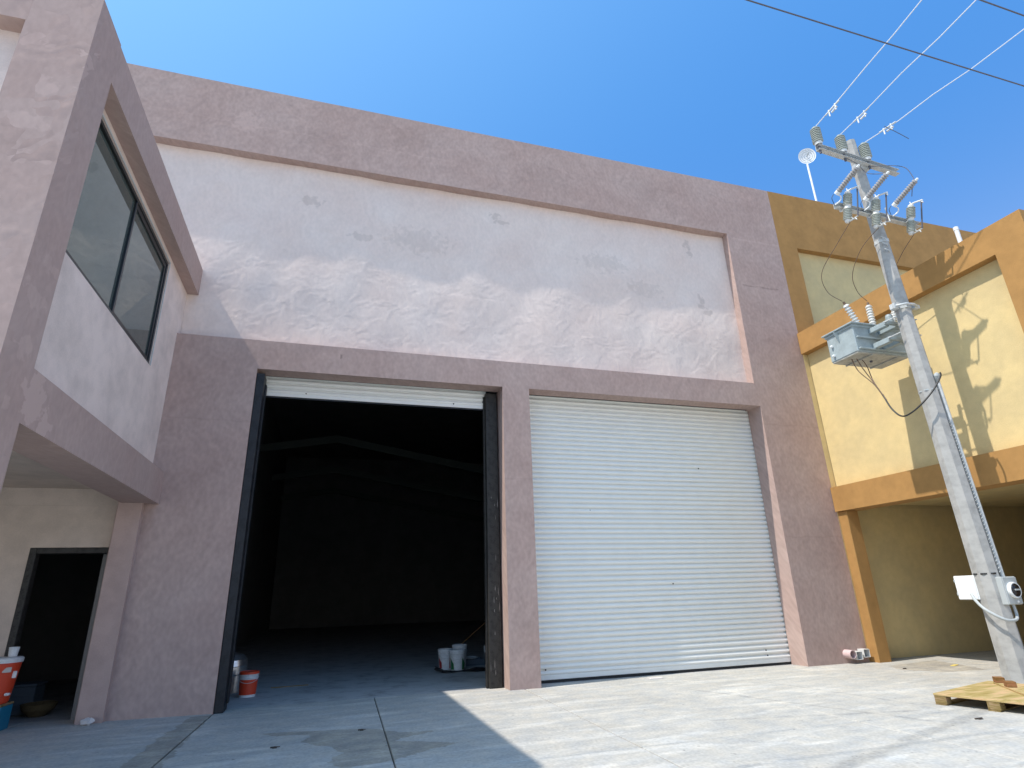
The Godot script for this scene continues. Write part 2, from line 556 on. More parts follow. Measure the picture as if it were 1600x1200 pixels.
	M.slate_plastic = plain(lin(0.09, 0.12, 0.15), 0.5)
	M.straw = textured(lin(0.13, 0.10, 0.05), mottle(191, 0.4, 0.3), 3.0, 0.9)
	M.label_grey = plain(lin(0.42, 0.40, 0.38), 0.4, 0.3)
	M.paper = plain(lin(0.62, 0.58, 0.55), 0.9)
	M.mesh_dish = plain(lin(0.80, 0.82, 0.84), 0.5)
	M.yellow_chip = plain(lin(0.7, 0.55, 0.15), 0.7)
	M.debris = plain(lin(0.07, 0.055, 0.045), 0.9)

func wood_tex(sd: int, strength: float) -> ImageTexture:
	var size := 512
	var n := noise(sd, 1.0, 4)
	var out := PackedByteArray()
	out.resize(size * size * 3)
	for j in size:
		for i in size:
			var x := float(i) / size
			var y := float(j) / size
			var f := 1.0 + strength * (n.get_noise_2d(x * 3.0, y * 26.0) * 0.7 + n.get_noise_2d(x * 1.5 + 20.0, y * 5.0) * 0.6)
			var k := (j * size + i) * 3
			out[k] = int(clamp(225.0 * f, 0, 255))
			out[k + 1] = int(clamp(240.0 * f, 0, 255))
			out[k + 2] = int(clamp(215.0 * f * f, 0, 255))
	return ImageTexture.create_from_image(Image.create_from_data(size, size, false, Image.FORMAT_RGB8, out))

# a cloudless sky: paler towards the horizon and in the air round the sun
func clear_sky() -> ImageTexture:
	var w := 256
	var h := 128
	var im := Image.create(w, h, false, Image.FORMAT_RGBF)
	var to_sun := -SUN_TRAVEL.normalized()
	for j in h:
		var el := PI * (0.5 - (j + 0.5) / h)
		for i in w:
			var az := TAU * (i + 0.5) / w
			var d := Vector3(sin(az) * cos(el), sin(el), -cos(az) * cos(el))
			var up: float = max(d.y, 0.0)
			var c := Vector3(0.052, 0.197, 0.51).lerp(Vector3(1.2, 1.16, 1.06), pow(1.0 - up, 5.2))
			var g: float = max(0.0, d.dot(to_sun))
			c += Vector3(0.225, 0.36, 0.38) * pow(g, 2.2) + Vector3(1.1, 1.05, 0.95) * pow(g, 16.0)
			if d.y < 0.0:
				c = Vector3(0.30, 0.30, 0.29)
			im.set_pixel(i, j, Color(c.x, c.y, c.z))
	return ImageTexture.create_from_image(im)

# ------------------------------------------------------------------ scene
func _ready() -> void:
	rng.seed = 7
	nz_wall = noise(5, 1.9, 2)
	nz_fine = noise(6, 9.0, 3)
	nz_warp = noise(8, 1.0, 2)
	# camera
	var cam := Camera3D.new()
	cam.name = "camera"
	cam.fov = 66.98
	cam.near = 0.05
	cam.far = 900.0
	add_child(cam)
	cam.transform = Transform3D(Basis(Vector3.UP, -0.3055) * Basis(Vector3.RIGHT, 0.3477) * Basis(Vector3.BACK, -0.0313), Vector3(1.3222, 1.3976, 9.656))
	cam.current = true
	# sky
	var sky_mat := PanoramaSkyMaterial.new()
	sky_mat.panorama = clear_sky()
	sky_mat.energy_multiplier = 1.0
	var sky := Sky.new()
	sky.sky_material = sky_mat
	var env := Environment.new()
	env.background_mode = Environment.BG_SKY
	env.sky = sky
	env.tonemap_mode = Environment.TONE_MAPPER_LINEAR
	env.tonemap_exposure = 1.62
	env.sdfgi_enabled = true
	env.ssao_enabled = true
	env.ssil_enabled = true
	var we := WorldEnvironment.new()
	we.name = "world_environment"
	we.environment = env
	add_child(we)
	# sun, high over the left shoulder of the left wing, raking along the facade
	var sun := DirectionalLight3D.new()
	sun.name = "sun"
	sun.light_energy = 0.93
	sun.light_color = Color(1.0, 0.965, 0.92)
	sun.light_angular_distance = 0.55
	sun.shadow_enabled = true
	add_child(sun)
	sun.transform = Transform3D(Basis.looking_at(SUN_TRAVEL.normalized(), Vector3(0, 0, 1)), Vector3(0, 30, 0))

	build_materials()
	build_ground()
	build_pink()
	build_ochre()
	build_pole()
	build_lines()
	build_small()

# ------------------------------------------------------------------ ground
func build_ground() -> void:
	var g := st_new()
	var s := 300.0
	quad(g, Vector3(-s, -0.05, -s), Vector3(s, -0.05, -s), Vector3(s, -0.05, s), Vector3(-s, -0.05, s), Vector3.UP)
	var go := obj(numbered("ground"), g, M.ground, self)
	go.set_meta("kind", "structure")
	var yard := structure("concrete_yard")
	var bed := st_new()
	quad(bed, Vector3(-7, -0.022, -0.5), Vector3(15, -0.022, -0.5), Vector3(15, -0.022, 11), Vector3(-7, -0.022, 11), Vector3.UP)
	obj("joint_bed", bed, M.joint, yard)
	var xs := [-7.0, -4.6, -2.3, 0.0, 2.14, 4.42, 7.05, 9.68, 12.3, 15.0]
	var zs := [-0.36, 3.92, 7.6, 11.0]
	for i in xs.size() - 1:
		for j in zs.size() - 1:
			var gap := 0.007
			var lift := 0.0
			if xs[i] < -0.1:
				lift = 0.028
			var lo := []
			for c in [[xs[i], zs[j], 1, 1], [xs[i + 1], zs[j], -1, 1], [xs[i + 1], zs[j + 1], -1, -1], [xs[i], zs[j + 1], 1, -1]]:
				var x: float = c[0] - (0.03 * c[1] if abs(c[0]) < 14 and c[0] > -6.5 else 0.0) + c[2] * gap
				var up := lift
				if lift > 0.0 and c[0] > -0.1:
					up = 0.006
				lo.append([Vector3(x, up, c[1] + c[3] * gap), c[2], c[3]])
			var st := st_new()
			var top := []
			for c in lo:
				top.append(c[0] + Vector3(c[1] * 0.006, 0.0, c[2] * 0.006))
			yard_quad(st, top[0], top[1], top[2], top[3], Vector3.UP)
			for k in 4:
				var l := (k + 1) % 4
				var a: Vector3 = lo[k][0] + Vector3(0, -0.006, 0)
				var b: Vector3 = lo[l][0] + Vector3(0, -0.006, 0)
				var out := Vector3(-(lo[k][1] + lo[l][1]), 0.3, -(lo[k][2] + lo[l][2]))
				yard_quad(st, top[k], top[l], b, a, out + Vector3.UP)
				yard_quad(st, a, b, b + Vector3(0, -0.04, 0), a + Vector3(0, -0.04, 0), out * Vector3(1, 0, 1))
			obj("slab", st, M.yard, yard)
	var fl := structure("warehouse_floor")
	var f := st_new()
	box(f, Vector3(-1.45, -0.045, -27.0), Vector3(11.2, -0.003, -0.372), 0.004)
	obj("floor_slab", f, M.hall_floor, fl)
	f = st_new()
	box(f, Vector3(-7.0, -0.045, -6.0), Vector3(-1.46, 0.012, -0.372), 0.004)
	obj("floor_slab", f, M.hall_floor, fl)
	f = st_new()
	box(f, Vector3(11.22, -0.045, -0.5), Vector3(20.0, -0.006, -0.372), 0.0)
	obj("floor_slab", f, M.hall_floor, fl)

func yard_quad(st: SurfaceTool, a: Vector3, b: Vector3, c: Vector3, d: Vector3, out: Vector3) -> void:
	var n := (b - a).cross(c - a).normalized()
	var pts := [a, b, c, a, c, d]
	if n.dot(out) > 0.0:
		pts = [a, c, b, a, d, c]
	else:
		n = -n
	for p in pts:
		st.set_normal(n)
		st.set_uv(Vector2(p.x, p.z))
		st.add_vertex(p)

# ------------------------------------------------------------------ the pink warehouse
func slat_mesh(width: float) -> ArrayMesh:
	# rolled steel slat: a shallow convex belly, then a narrow hooked groove
	var prof := []
	var n := 9
	for i in n + 1:
		var t := float(i) / n
		prof.append(Vector2(0.021 * sin(PI * pow(t, 0.9)) + 0.002, 0.0675 * t))
	prof.append(Vector2(-0.020, 0.0690))
	prof.append(Vector2(-0.020, 0.0900))
	prof.append(Vector2(0.002, 0.0920))
	var st := st_new()
	for i in prof.size() - 1:
		var p: Vector2 = prof[i]
		var q: Vector2 = prof[i + 1]
		quad(st, Vector3(0, p.y, p.x), Vector3(width, p.y, p.x), Vector3(width, q.y, q.x), Vector3(0, q.y, q.x), Vector3(0, -(q.x - p.x), q.y - p.y + 0.0001))
		quad(st, Vector3(0, p.y, p.x - 0.0015), Vector3(width, p.y, p.x - 0.0015), Vector3(width, q.y, q.x - 0.0015), Vector3(0, q.y, q.x - 0.0015), -Vector3(0, -(q.x - p.x), q.y - p.y + 0.0001))
		for x in [0.0, width]:
			quad(st, Vector3(x, p.y, p.x), Vector3(x, q.y, q.x), Vector3(x, q.y, -0.03), Vector3(x, p.y, -0.03), Vector3(-1 if x == 0.0 else 1, 0, 0))
	st.index()
	return st.commit()

func build_pink() -> void:
	var R := 0.0042
	var b := thing("pink_warehouse", "mauve and pale pink warehouse with two roller shutter bays and a projecting left wing", "building")
	var Z := Vector3(0, 0, 1)
	# front wall, piece by piece
	obj("parapet", wallm(Vector3(-5, YT, 0), Vector3(X4 + 5, 0, 0), Vector3(0, YW - YT, 0), Z, 0.32, R * 1.3, 0.05), M.mauve, b)
	obj("upper_panel", wallm(Vector3(-5, YP, -0.188), Vector3(X5 + 5, 0, 0), Vector3(0, YT - YP, 0), Z, 0.16, 0.0125, 0.035, 0.035), M.blush, b)
	obj("end_wall", wallm(Vector3(X5, YD, 0), Vector3(X4 - X5, 0, 0), Vector3(0, YT - YD, 0), Z, 0.42, R, 0.05), M.mauve, b)
	obj("end_wall", wallm(Vector3(X3, -0.04, 0), Vector3(X4 - X3, 0, 0), Vector3(0, YD + 0.04, 0), Z, 0.42, R, 0.05), M.mauve, b)
	obj("lintel", wallm(Vector3(0, YD, 0), Vector3(X5, 0, 0), Vector3(0, YP - YD, 0), Z, 0.32, R, 0.05), M.mauve, b)
	obj("pier", wallm(Vector3(X1, -0.04, 0), Vector3(X2 - X1, 0, 0), Vector3(0, YD + 0.04, 0), Z, 0.42, R, 0.05), M.mauve, b)
	obj("side_wall", wallm(Vector3(-1.6, -0.04, 0), Vector3(1.6, 0, 0), Vector3(0, YP + 0.04, 0), Z, 0.32, R, 0.05), M.mauve, b)
	# light-coloured linings of the recess and the two bays are the wall ends themselves; shutters stand behind
	var slat_r := slat_mesh(X3 - X2 + 0.12)
	var sh := Node3D.new()
	sh.name = "roller_shutter"
	sh.set_meta("label", "closed white ribbed steel roller shutter")
	b.add_child(sh, true)
	sh.position = Vector3(X2 - 0.06, 0.0, -0.446)
	var y := 0.115
	while y < 5.0:
		var o := obj("slat", slat_r, M.shutter, sh)
		o.position = Vector3(rng.randf_range(-0.006, 0.006), y, 0)
		y += 0.092
	var bb := st_new()
	box(bb, Vector3(0, 0.045, -0.012), Vector3(X3 - X2 + 0.12, 0.118, 0.014), 0.006)
	obj("bottom_bar", bb, M.shutter, sh)
	var sk := st_new()
	box(sk, Vector3(0, 0.008, -0.02), Vector3(X3 - X2 + 0.12, 0.044, 0.004), 0.004)
	obj("rubber_skirt", sk, M.black_steel, sh)
	for p in [[4.72, 0.27], [4.74, 0.18], [0.30, 0.2], [1.3, 2.9], [1.32, 2.83], [0.12, 3.15], [0.16, 3.02], [0.2, 4.4], [3.8, 3.7], [4.4, 1.9], [2.9, 1.5]]:
		obj("rivet", lathem([Vector2(0, 0.012), Vector2(0.012, 0.008), Vector2(0.014, 0)], 8, Transform3D(Basis(Vector3.RIGHT, PI / 2), Vector3(p[0], p[1], 0.008))), M.black_steel, sh)
	var backing := st_new()
	box(backing, Vector3(X2 - 0.2, 0.0, -0.54), Vector3(X3 + 0.2, 5.05, -0.48), 0.0)
	obj("shutter_backing", backing, M.hall, b)
	# raised shutter
	var sh2 := Node3D.new()
	sh2.name = "roller_shutter"
	sh2.set_meta("label", "raised white roller shutter showing its lowest slats")
	b.add_child(sh2, true)
	sh2.position = Vector3(0.05, 0.0, -0.41)
	var slat_l := slat_mesh(3.92)
	for k in 4:
		var o := obj("slat", slat_l, M.shutter, sh2)
		o.position = Vector3(0, 4.735 + 0.092 * k, 0)
	var b2 := st_new()
	box(b2, Vector3(0, 4.678, -0.014), Vector3(3.92, 4.735, 0.012), 0.006)
	obj("bottom_bar", b2, M.shutter, sh2)
	b2 = st_new()
	box(b2, Vector3(0, 4.65, -0.03), Vector3(3.92, 4.6775, 0.0), 0.003)
	obj("rubber_skirt", b2, M.black_steel, sh2)
	for p in [[0.72, 4.755], [3.3, 4.74]]:
		obj("rivet", lathem([Vector2(0, 0.012), Vector2(0.012, 0.008), Vector2(0.014, 0)], 8, Transform3D(Basis(Vector3.RIGHT, PI / 2), Vector3(p[0], p[1], 0.012))), M.black_steel, sh2)
	var hood := st_new()
	box(hood, Vector3(-0.3, 5.02, -1.1), Vector3(11.2, 5.06, -0.32), 0.0)
	obj("shutter_hood", hood, M.black_steel, b)
	# guide posts of the open bay
	var gp := st_new()
	box(gp, Vector3(0.003, 0.0, -0.34), Vector3(0.125, 4.93, -0.02), 0.006)
	box(gp, Vector3(0.126, 0.09, -0.33), Vector3(0.15, 4.8, -0.2), 0.003)
	obj("guide_post", gp, M.black_steel, b)
	gp = st_new()
	box(gp, Vector3(3.935, 0.0, -0.42), Vector3(4.15, 4.96, -0.30), 0.008)
	box(gp, Vector3(3.905, 0.0, -0.44), Vector3(3.934, 4.9, -0.37), 0.004)
	var gpo := obj("guide_post", gp, M.black_steel_worn, b)
	for k in 15:
		var h := rng.randf_range(0.02, 0.14)
		var px := 4.02 + rng.randf_range(0.0, 0.11) if k > 6 else rng.randf_range(3.95, 4.12)
		var py := rng.randf_range(0.1, 3.2)
		var w := rng.randf_range(0.0015, 0.005)
		var st := st_new()
		tri(st, Vector3(px - w, py, -0.2985), Vector3(px + w, py + h * 0.3, -0.2985), Vector3(px, py + h, -0.2985), Z)
		tri(st, Vector3(px - w, py, -0.2985), Vector3(px + w * 0.6, py - h * 0.4, -0.2985), Vector3(px + w, py + h * 0.3, -0.2985), Z)
		obj("paint_scrape", st, M.scrape, gpo)
	# the hall behind
	var hall := st_new()
	box(hall, Vector3(-1.75, -0.04, -27.2), Vector3(-1.45, 9.6, -0.33), 0.0)
	box(hall, Vector3(11.2, -0.04, -27.2), Vector3(11.285, 9.6, -0.425), 0.0)
	box(hall, Vector3(-1.75, -0.04, -27.5), Vector3(11.285, 9.6, -27.21), 0.0)
	obj("hall_wall", hall, M.hall, b)
	var roof := st_new()
	box(roof, Vector3(-5.0, 9.61, -27.5), Vector3(11.285, 9.75, -0.33), 0.0)
	obj("roof", roof, M.hall, b)
	for z in [-14.0, -20.0, -26.0]:
		var bm := st_new()
		for s in [-1.0, 1.0]:
			var a := Vector3(1.35, 7.45, z)
			var e := Vector3(11.15, 5.7, z)
			if s < 0:
				e = Vector3(-1.46, 6.95, z)
			var t := along(a, e)
			box(bm, Vector3(-0.14, -0.02, -0.08), Vector3(0.14, (e - a).length(), 0.08), 0.0, t)
		obj("roof_beam", bm, M.hall_steel, b)
	build_pink_wing(b)

func build_pink_wing(b: Node3D) -> void:
	var RS := 0.004
	var X := Vector3(1, 0, 0)
	var NZ := Vector3(0, 0, -1)
	var zf := 4.83
	var zi := 4.323
	# front corner pillar
	var st := st_new()
	wall(st, Vector3(XL, 0, zf), NZ * (zf - zi), Vector3(0, 6.80, 0), X, 0.52, RS, 0.05)
	wall(st, Vector3(XL - 0.53, 0, zf), Vector3(0.53, 0, 0), Vector3(0, 6.80, 0), Vector3(0, 0, 1), 0.2, 0.012, 0.05)
	obj("corner_pillar", st, M.mauve_wing, b)
	st = st_new()
	wall(st, Vector3(-8, 6.357, zf), Vector3(8 + XL - 0.53, 0, 0), Vector3(0, 0.443, 0), Vector3(0, 0, 1), 0.3, 0.012, 0.06)
	obj("front_beam", st, M.mauve_wing, b)
	obj("front_panel", wallm(Vector3(-8, 3.0, zf - 0.17), Vector3(8 + XL - 0.531, 0, 0), Vector3(0, 3.357, 0), Vector3(0, 0, 1), 0.12, 0.012, 0.06), M.blush_plain, b)
	# side beams
	obj("upper_beam", wallm(Vector3(XL, 6.301, zi), NZ * (zi + 0.165), Vector3(0, 0.48, 0), X, 0.45, RS, 0.05), M.mauve_wing, b)
	obj("lower_beam", wallm(Vector3(XL, 2.784, zi), NZ * zi, Vector3(0, 0.462, 0), X, 0.455, RS, 0.05), M.mauve_wing, b)
	# recessed side wall round the window
	var xw := -1.25
	var wz0 := 1.0
	var wz1 := 4.12
	var wy0 := 4.56
	var wy1 := 6.19
	var th := 0.18
	obj("side_panel", wallm(Vector3(xw, 3.247, zi), NZ * zi, Vector3(0, wy0 - 3.247, 0), X, th, RS, 0.05), M.blush_plain, b)
	obj("side_panel", wallm(Vector3(xw, wy1, zi), NZ * (zi + 0.165), Vector3(0, 6.301 - wy1, 0), X, th, RS, 0.05), M.blush_plain, b)
	obj("side_panel", wallm(Vector3(xw, YP + 0.003, wz0), NZ * (wz0 + 0.165), Vector3(0, wy1 - YP - 0.003, 0), X, th, RS, 0.05), M.blush_plain, b)
	obj("side_panel", wallm(Vector3(xw, wy0, wz0), NZ * wz0, Vector3(0, YP + 0.003 - wy0, 0), X, th, RS, 0.05), M.blush_plain, b)
	obj("side_panel", wallm(Vector3(xw, wy0, zi), NZ * (zi - wz1), Vector3(0, wy1 - wy0, 0), X, th, RS, 0.05), M.blush_plain, b)
	# window
	var win := Node3D.new()
	win.name = "window"
	win.set_meta("label", "wide two-pane window with black frame")
	b.add_child(win, true)
	var fr := st_new()
	var fx0 := xw - 0.06
	var fx1 := xw - 0.008
	box(fr, Vector3(fx0, wy0 + 0.003, wz0 + 0.003), Vector3(fx1, wy0 + 0.045, wz1 - 0.003), 0.004)
	box(fr, Vector3(fx0, wy1 - 0.05, wz0 + 0.003), Vector3(fx1, wy1 - 0.003, wz1 - 0.003), 0.004)
	box(fr, Vector3(fx0, wy0 + 0.046, wz0 + 0.003), Vector3(fx1, wy1 - 0.051, wz0 + 0.05), 0.004)
	box(fr, Vector3(fx0, wy0 + 0.046, wz1 - 0.05), Vector3(fx1, wy1 - 0.051, wz1 - 0.003), 0.004)
	obj("frame", fr, M.window_frame, win)
	obj("mullion", boxm(Vector3(fx0, wy0 + 0.046, 2.525), Vector3(fx1 - 0.004, wy1 - 0.051, 2.575), 0.004), M.window_frame, win)
	obj("pane", boxm(Vector3(xw - 0.045, wy0 + 0.046, 2.576), Vector3(xw - 0.038, wy1 - 0.052, wz1 - 0.051), 0.0), M.window_glass, win)
	obj("pane", boxm(Vector3(xw - 0.045, wy0 + 0.046, wz0 + 0.051), Vector3(xw - 0.038, wy1 - 0.052, 2.524), 0.0), M.window_glass, win)
	# inner sliding sash of the right-hand pane
	var sa := st_new()
	box(sa, Vector3(xw - 0.037, wy0 + 0.05, wz0 + 0.055), Vector3(xw - 0.02, wy0 + 0.08, 2.52), 0.003)
	box(sa, Vector3(xw - 0.037, wy1 - 0.12, wz0 + 0.055), Vector3(xw - 0.02, wy1 - 0.055, 2.52), 0.003)
	box(sa, Vector3(xw - 0.037, wy0 + 0.081, wz0 + 0.055), Vector3(xw - 0.02, wy1 - 0.121, wz0 + 0.11), 0.003)
	obj("sash", sa, M.window_frame, win)
	var tr := st_new()
	box(tr, Vector3(xw + 0.002, wy1 + 0.004, wz0 - 0.02), Vector3(xw + 0.014, wy1 + 0.03, wz1), 0.003)
	box(tr, Vector3(xw + 0.002, wy0, wz0 - 0.026), Vector3(xw + 0.012, wy1 + 0.003, wz0 - 0.004), 0.003)
	obj("trim", tr, M.silver_trim, win)
	# volume of the wing: roof, floor over the carport, far side, back
	st = st_new()
	box(st, Vector3(-8.0, 6.45, -0.165), Vector3(XL - 0.46, 6.6, zf - 0.31), 0.0)
	obj("wing_roof", st, M.roof, b)
	st = st_new()
	box(st, Vector3(-8.0, 3.0, -0.32), Vector3(XL - 0.456, 3.24, zf - 0.31), 0.0)
	obj("carport_ceiling", st, M.soffit, b)
	st = st_new()
	box(st, Vector3(-8.2, -0.04, -6.0), Vector3(-8.0, 6.7, zf - 0.1), 0.0)
	obj("far_wall", st, M.mauve_plain, b)
	st = st_new()
	box(st, Vector3(-8.0, 3.25, -0.50), Vector3(-1.61, 9.27, -0.33), 0.0)
	obj("back_wall", st, M.hall, b)
	# carport back wall with its doorway
	var cz := -0.10
	var zz := Vector3(0, 0, 1)
	var rr := 0.003
	obj("carport_wall", wallm(Vector3(-8, -0.04, cz), Vector3(8 - 2.56, 0, 0), Vector3(0, 2.80, 0), zz, 0.18, rr, 0.06), M.soffit, b)
	obj("carport_wall", wallm(Vector3(-2.56, 2.19, cz), Vector3(2.56 - 1.605, 0, 0), Vector3(0, 0.57, 0), zz, 0.18, rr, 0.06), M.soffit, b)
	obj("carport_wall", wallm(Vector3(-8, 2.76, cz + 0.012), Vector3(8 - 1.54, 0, 0), Vector3(0, 0.24, 0), zz, 0.18, rr, 0.06), M.soffit, b)
	var df := st_new()
	box(df, Vector3(-2.56, 0.0, cz - 0.12), Vector3(-2.475, 2.185, cz + 0.008), 0.006)
	box(df, Vector3(-2.474, 2.11, cz - 0.12), Vector3(-1.61, 2.185, cz + 0.008), 0.006)
	obj("door_frame", df, M.black_steel_worn, b)
	# back pillar beside the doorway
	obj("back_pillar", wallm(Vector3(-1.56, -0.04, 0.11), Vector3(0.303, 0, 0), Vector3(0, 2.823, 0), zz, 0.12, 0.003, 0.05), M.mauve_plain, b)
	# dark room behind the doorway
	st = st_new()
	box(st, Vector3(-7.0, 0.0, -6.1), Vector3(-1.76, 2.98, -5.95), 0.0)
	box(st, Vector3(-7.2, 0.0, -6.0), Vector3(-7.0, 2.98, -0.3), 0.0)
	box(st, Vector3(-7.0, 2.6, -5.94), Vector3(-1.76, 2.98, -0.33), 0.0)
	obj("room_wall", st, M.hall, b)

# ------------------------------------------------------------------ the ochre neighbour
func build_ochre() -> void:
	var b := thing("ochre_warehouse", "ochre and cream warehouse with projecting wing behind the utility pole", "building")
	var Z := Vector3(0, 0, 1)
	var W := Vector3(-1, 0, 0)
	var ys := 9.2
	obj("parapet", wallm(Vector3(X4 + 0.002, ys, 0.0), Vector3(14, 0, 0), Vector3(0, YW - ys, 0), Z, 0.3, 0.005, 0.06), M.ochre, b)
	obj("side_strip", wallm(Vector3(X4 + 0.002, 6.35, 0.0), Vector3(0.54, 0, 0), Vector3(0, ys - 6.35, 0), Z, 0.3, 0.005, 0.06), M.ochre, b)
	obj("corner_strip", wallm(Vector3(X4 + 0.002, 3.1, 0.0), Vector3(0.54, 0, 0), Vector3(0, 3.25, 0), Z, 0.3, 0.005, 0.06), M.cream, b)
	obj("corner_strip", wallm(Vector3(X4 + 0.002, -0.04, 0.0), Vector3(0.54, 0, 0), Vector3(0, 3.14, 0), Z, 0.3, 0.005, 0.06), M.cream, b)
	obj("upper_panel", wallm(Vector3(X4 + 0.543, 6.0, -0.15), Vector3(13.4, 0, 0), Vector3(0, ys - 6.0, 0), Z, 0.14, 0.006, 0.06), M.cream, b)
	var zi := 4.242
	var zf := 4.75
	var o := Vector3(XR, 6.306, 0.012)
	var S := Vector3(0, 0, 1)
	obj("upper_beam", wallm(o, S * (zi - 0.012), Vector3(0, 0.508, 0), W, 0.45, 0.003, 0.06), M.ochre, b)
	obj("lower_beam", wallm(Vector3(XR, 2.798, 0.012), S * (zi - 0.012), Vector3(0, 0.492, 0), W, 0.45, 0.003, 0.06), M.ochre, b)
	obj("side_panel", wallm(Vector3(XR + 0.18, 3.29, 0.012), S * (zi - 0.012), Vector3(0, 3.016, 0), W, 0.2, 0.004, 0.05), M.cream, b)
	obj("corner_pillar", wallm(Vector3(XR, -0.04, zi), S * (zf - zi), Vector3(0, 6.854, 0), W, 0.5, 0.003, 0.06), M.ochre, b)
	var st := st_new()
	box(st, Vector3(XR + 0.501, 6.3, zf - 0.3), Vector3(20, 6.81, zf), 0.01)
	obj("front_beam", st, M.ochre, b)
	st = st_new()
	box(st, Vector3(XR + 0.501, 3.0, zf - 0.3), Vector3(20, 6.29, zf - 0.15), 0.0)
	obj("front_panel", st, M.cream, b)
	st = st_new()
	box(st, Vector3(XR + 0.501, -0.04, zf - 0.3), Vector3(20, 2.978, zf - 0.12), 0.0)
	obj("front_wall", st, M.cream, b)
	st = st_new()
	box(st, Vector3(XR + 0.451, 6.5, 0.02), Vector3(20, 6.65, zf - 0.31), 0.0)
	obj("wing_roof", st, M.roof, b)
	st = st_new()
	box(st, Vector3(XR + 0.451, 2.98, -0.1), Vector3(20, 3.2, zf - 0.31), 0.0)
	obj("carport_ceiling", st, M.cream, b)
	st = st_new()
	box(st, Vector3(20.0, -0.04, -20), Vector3(20.2, 6.7, zf), 0.0)
	obj("far_wall", st, M.cream, b)
	# carport back wall, and the column under the end of the beam
	obj("carport_wall", wallm(Vector3(X4 + 0.543, -0.04, -0.2), Vector3(8.2, 0, 0), Vector3(0, 2.94, 0), Z, 0.1, 0.004, 0.06), M.cream, b)
	obj("carport_wall", wallm(Vector3(X4 + 0.543, 2.9, -0.19), Vector3(8.2, 0, 0), Vector3(0, 0.3, 0), Z, 0.1, 0.004, 0.06), M.cream, b)
	obj("column", boxm(Vector3(X4 + 0.008, -0.04, 0.006), Vector3(X4 + 0.31, 2.797, 0.225), 0.012), M.ochre, b)
	st = st_new()
	box(st, Vector3(X4 + 0.002, 9.0, -24), Vector3(25.2, 9.15, -0.31), 0.0)
	box(st, Vector3(X4 + 0.002, 0.0, -24), Vector3(X4 + 0.06, 8.99, -0.31), 0.0)
	box(st, Vector3(25.2, 0.0, -24), Vector3(25.4, 9.15, -0.02), 0.0)
	box(st, Vector3(X4 + 0.1, 0.0, -24.2), Vector3(25.2, 9.15, -24.0), 0.0)
	obj("roof", st, M.roof, b)
	st = st_new()
	box(st, Vector3(X4 + 0.6, 3.22, -0.295), Vector3(25.0, 5.99, -0.16), 0.0)
	obj("inner_wall", st, M.cream, b)
	# things on its roofs
	var a := thing("dish_antenna", "small white dish antenna on a thin mast above the ochre parapet", "antenna", Vector3(15.2, 9.15, -2.0))
	obj("mast", tubem([Vector3(0, 0, 0), Vector3(0.02, 5.36, 0)], 0.03, 10), M.white_metal, a)
	var t := along(Vector3(0.02, 5.28, 0.05), Vector3(-0.6, 5.05, 1.0))
	var prof := []
	for i in 9:
		var r := 0.26 * i / 8.0
		prof.append(Vector2(r, r * r * 0.55))
	prof.append(Vector2(0.264, 0.04))
	for i in range(8, -1, -1):
		var r := 0.26 * i / 8.0
		prof.append(Vector2(r, r * r * 0.55 - 0.006))
	obj("dish", lathem(prof, 28, t), M.mesh_dish, a)
	for r in [0.08, 0.15, 0.21]:
		obj("ring", lathem([Vector2(r, r * r * 0.55 + 0.001), Vector2(r + 0.006, r * r * 0.55 + 0.01), Vector2(r + 0.012, r * r * 0.55 + 0.004)], 28, t), M.box_grey, a)
	obj("feed", tubem([t * Vector3(0, 0.0, 0), t * Vector3(0, 0.26, 0)], 0.016, 8), M.box_grey, a)
	var vp := thing("roof_vent_pipe", "short white pipe standing on top of the ochre wing", "pipe", Vector3(11.62, 6.64, 3.6))
	obj("pipe", lathem([Vector2(0.036, 0), Vector2(0.036, 0.66), Vector2(0.03, 0.66), Vector2(0.03, 0.3)], 14), M.white_metal, vp)
	obj("cap", lathem([Vector2(0.0, 0.69), Vector2(0.04, 0.68), Vector2(0.042, 0.62), Vector2(0.037, 0.62)], 14), M.white_metal, vp)
	# stub pipes at the foot of the party wall
	var pp := thing("drain_pipe_stub", "round mauve pipe stub at the foot of the mauve wall", "pipe", Vector3(10.78, 0.165, 0.0), "pipe stubs at the foot of the walls")
	obj("pipe", lathem([Vector2(0.075, -0.05), Vector2(0.075, 0.17), Vector2(0.066, 0.172), Vector2(0.064, -0.02), Vector2(0.0, -0.02)], 22, Transform3D(Basis(Vector3.RIGHT, PI / 2), Vector3.ZERO)), M.pvc_pink, pp)
	square_stub(Vector3(10.96, 0.135, 0.0), 0.14, "square pale conduit stub between round pipe and higher square stub")
	square_stub(Vector3(11.14, 0.165, 0.0), 0.14, "square pale conduit stub beside the ochre column, highest of the stubs")
	var cap := thing("wall_drain", "pale round drain collar low on the carport wall beside column", "drain", Vector3(11.9, 0.17, -0.2))
	obj("collar", lathem([Vector2(0.0, 0.01), Vector2(0.06, 0.012), Vector2(0.066, 0.03), Vector2(0.085, 0.028), Vector2(0.09, 0.0)], 22, Transform3D(Basis(Vector3.RIGHT, PI / 2), Vector3.ZERO)), M.cream, cap)

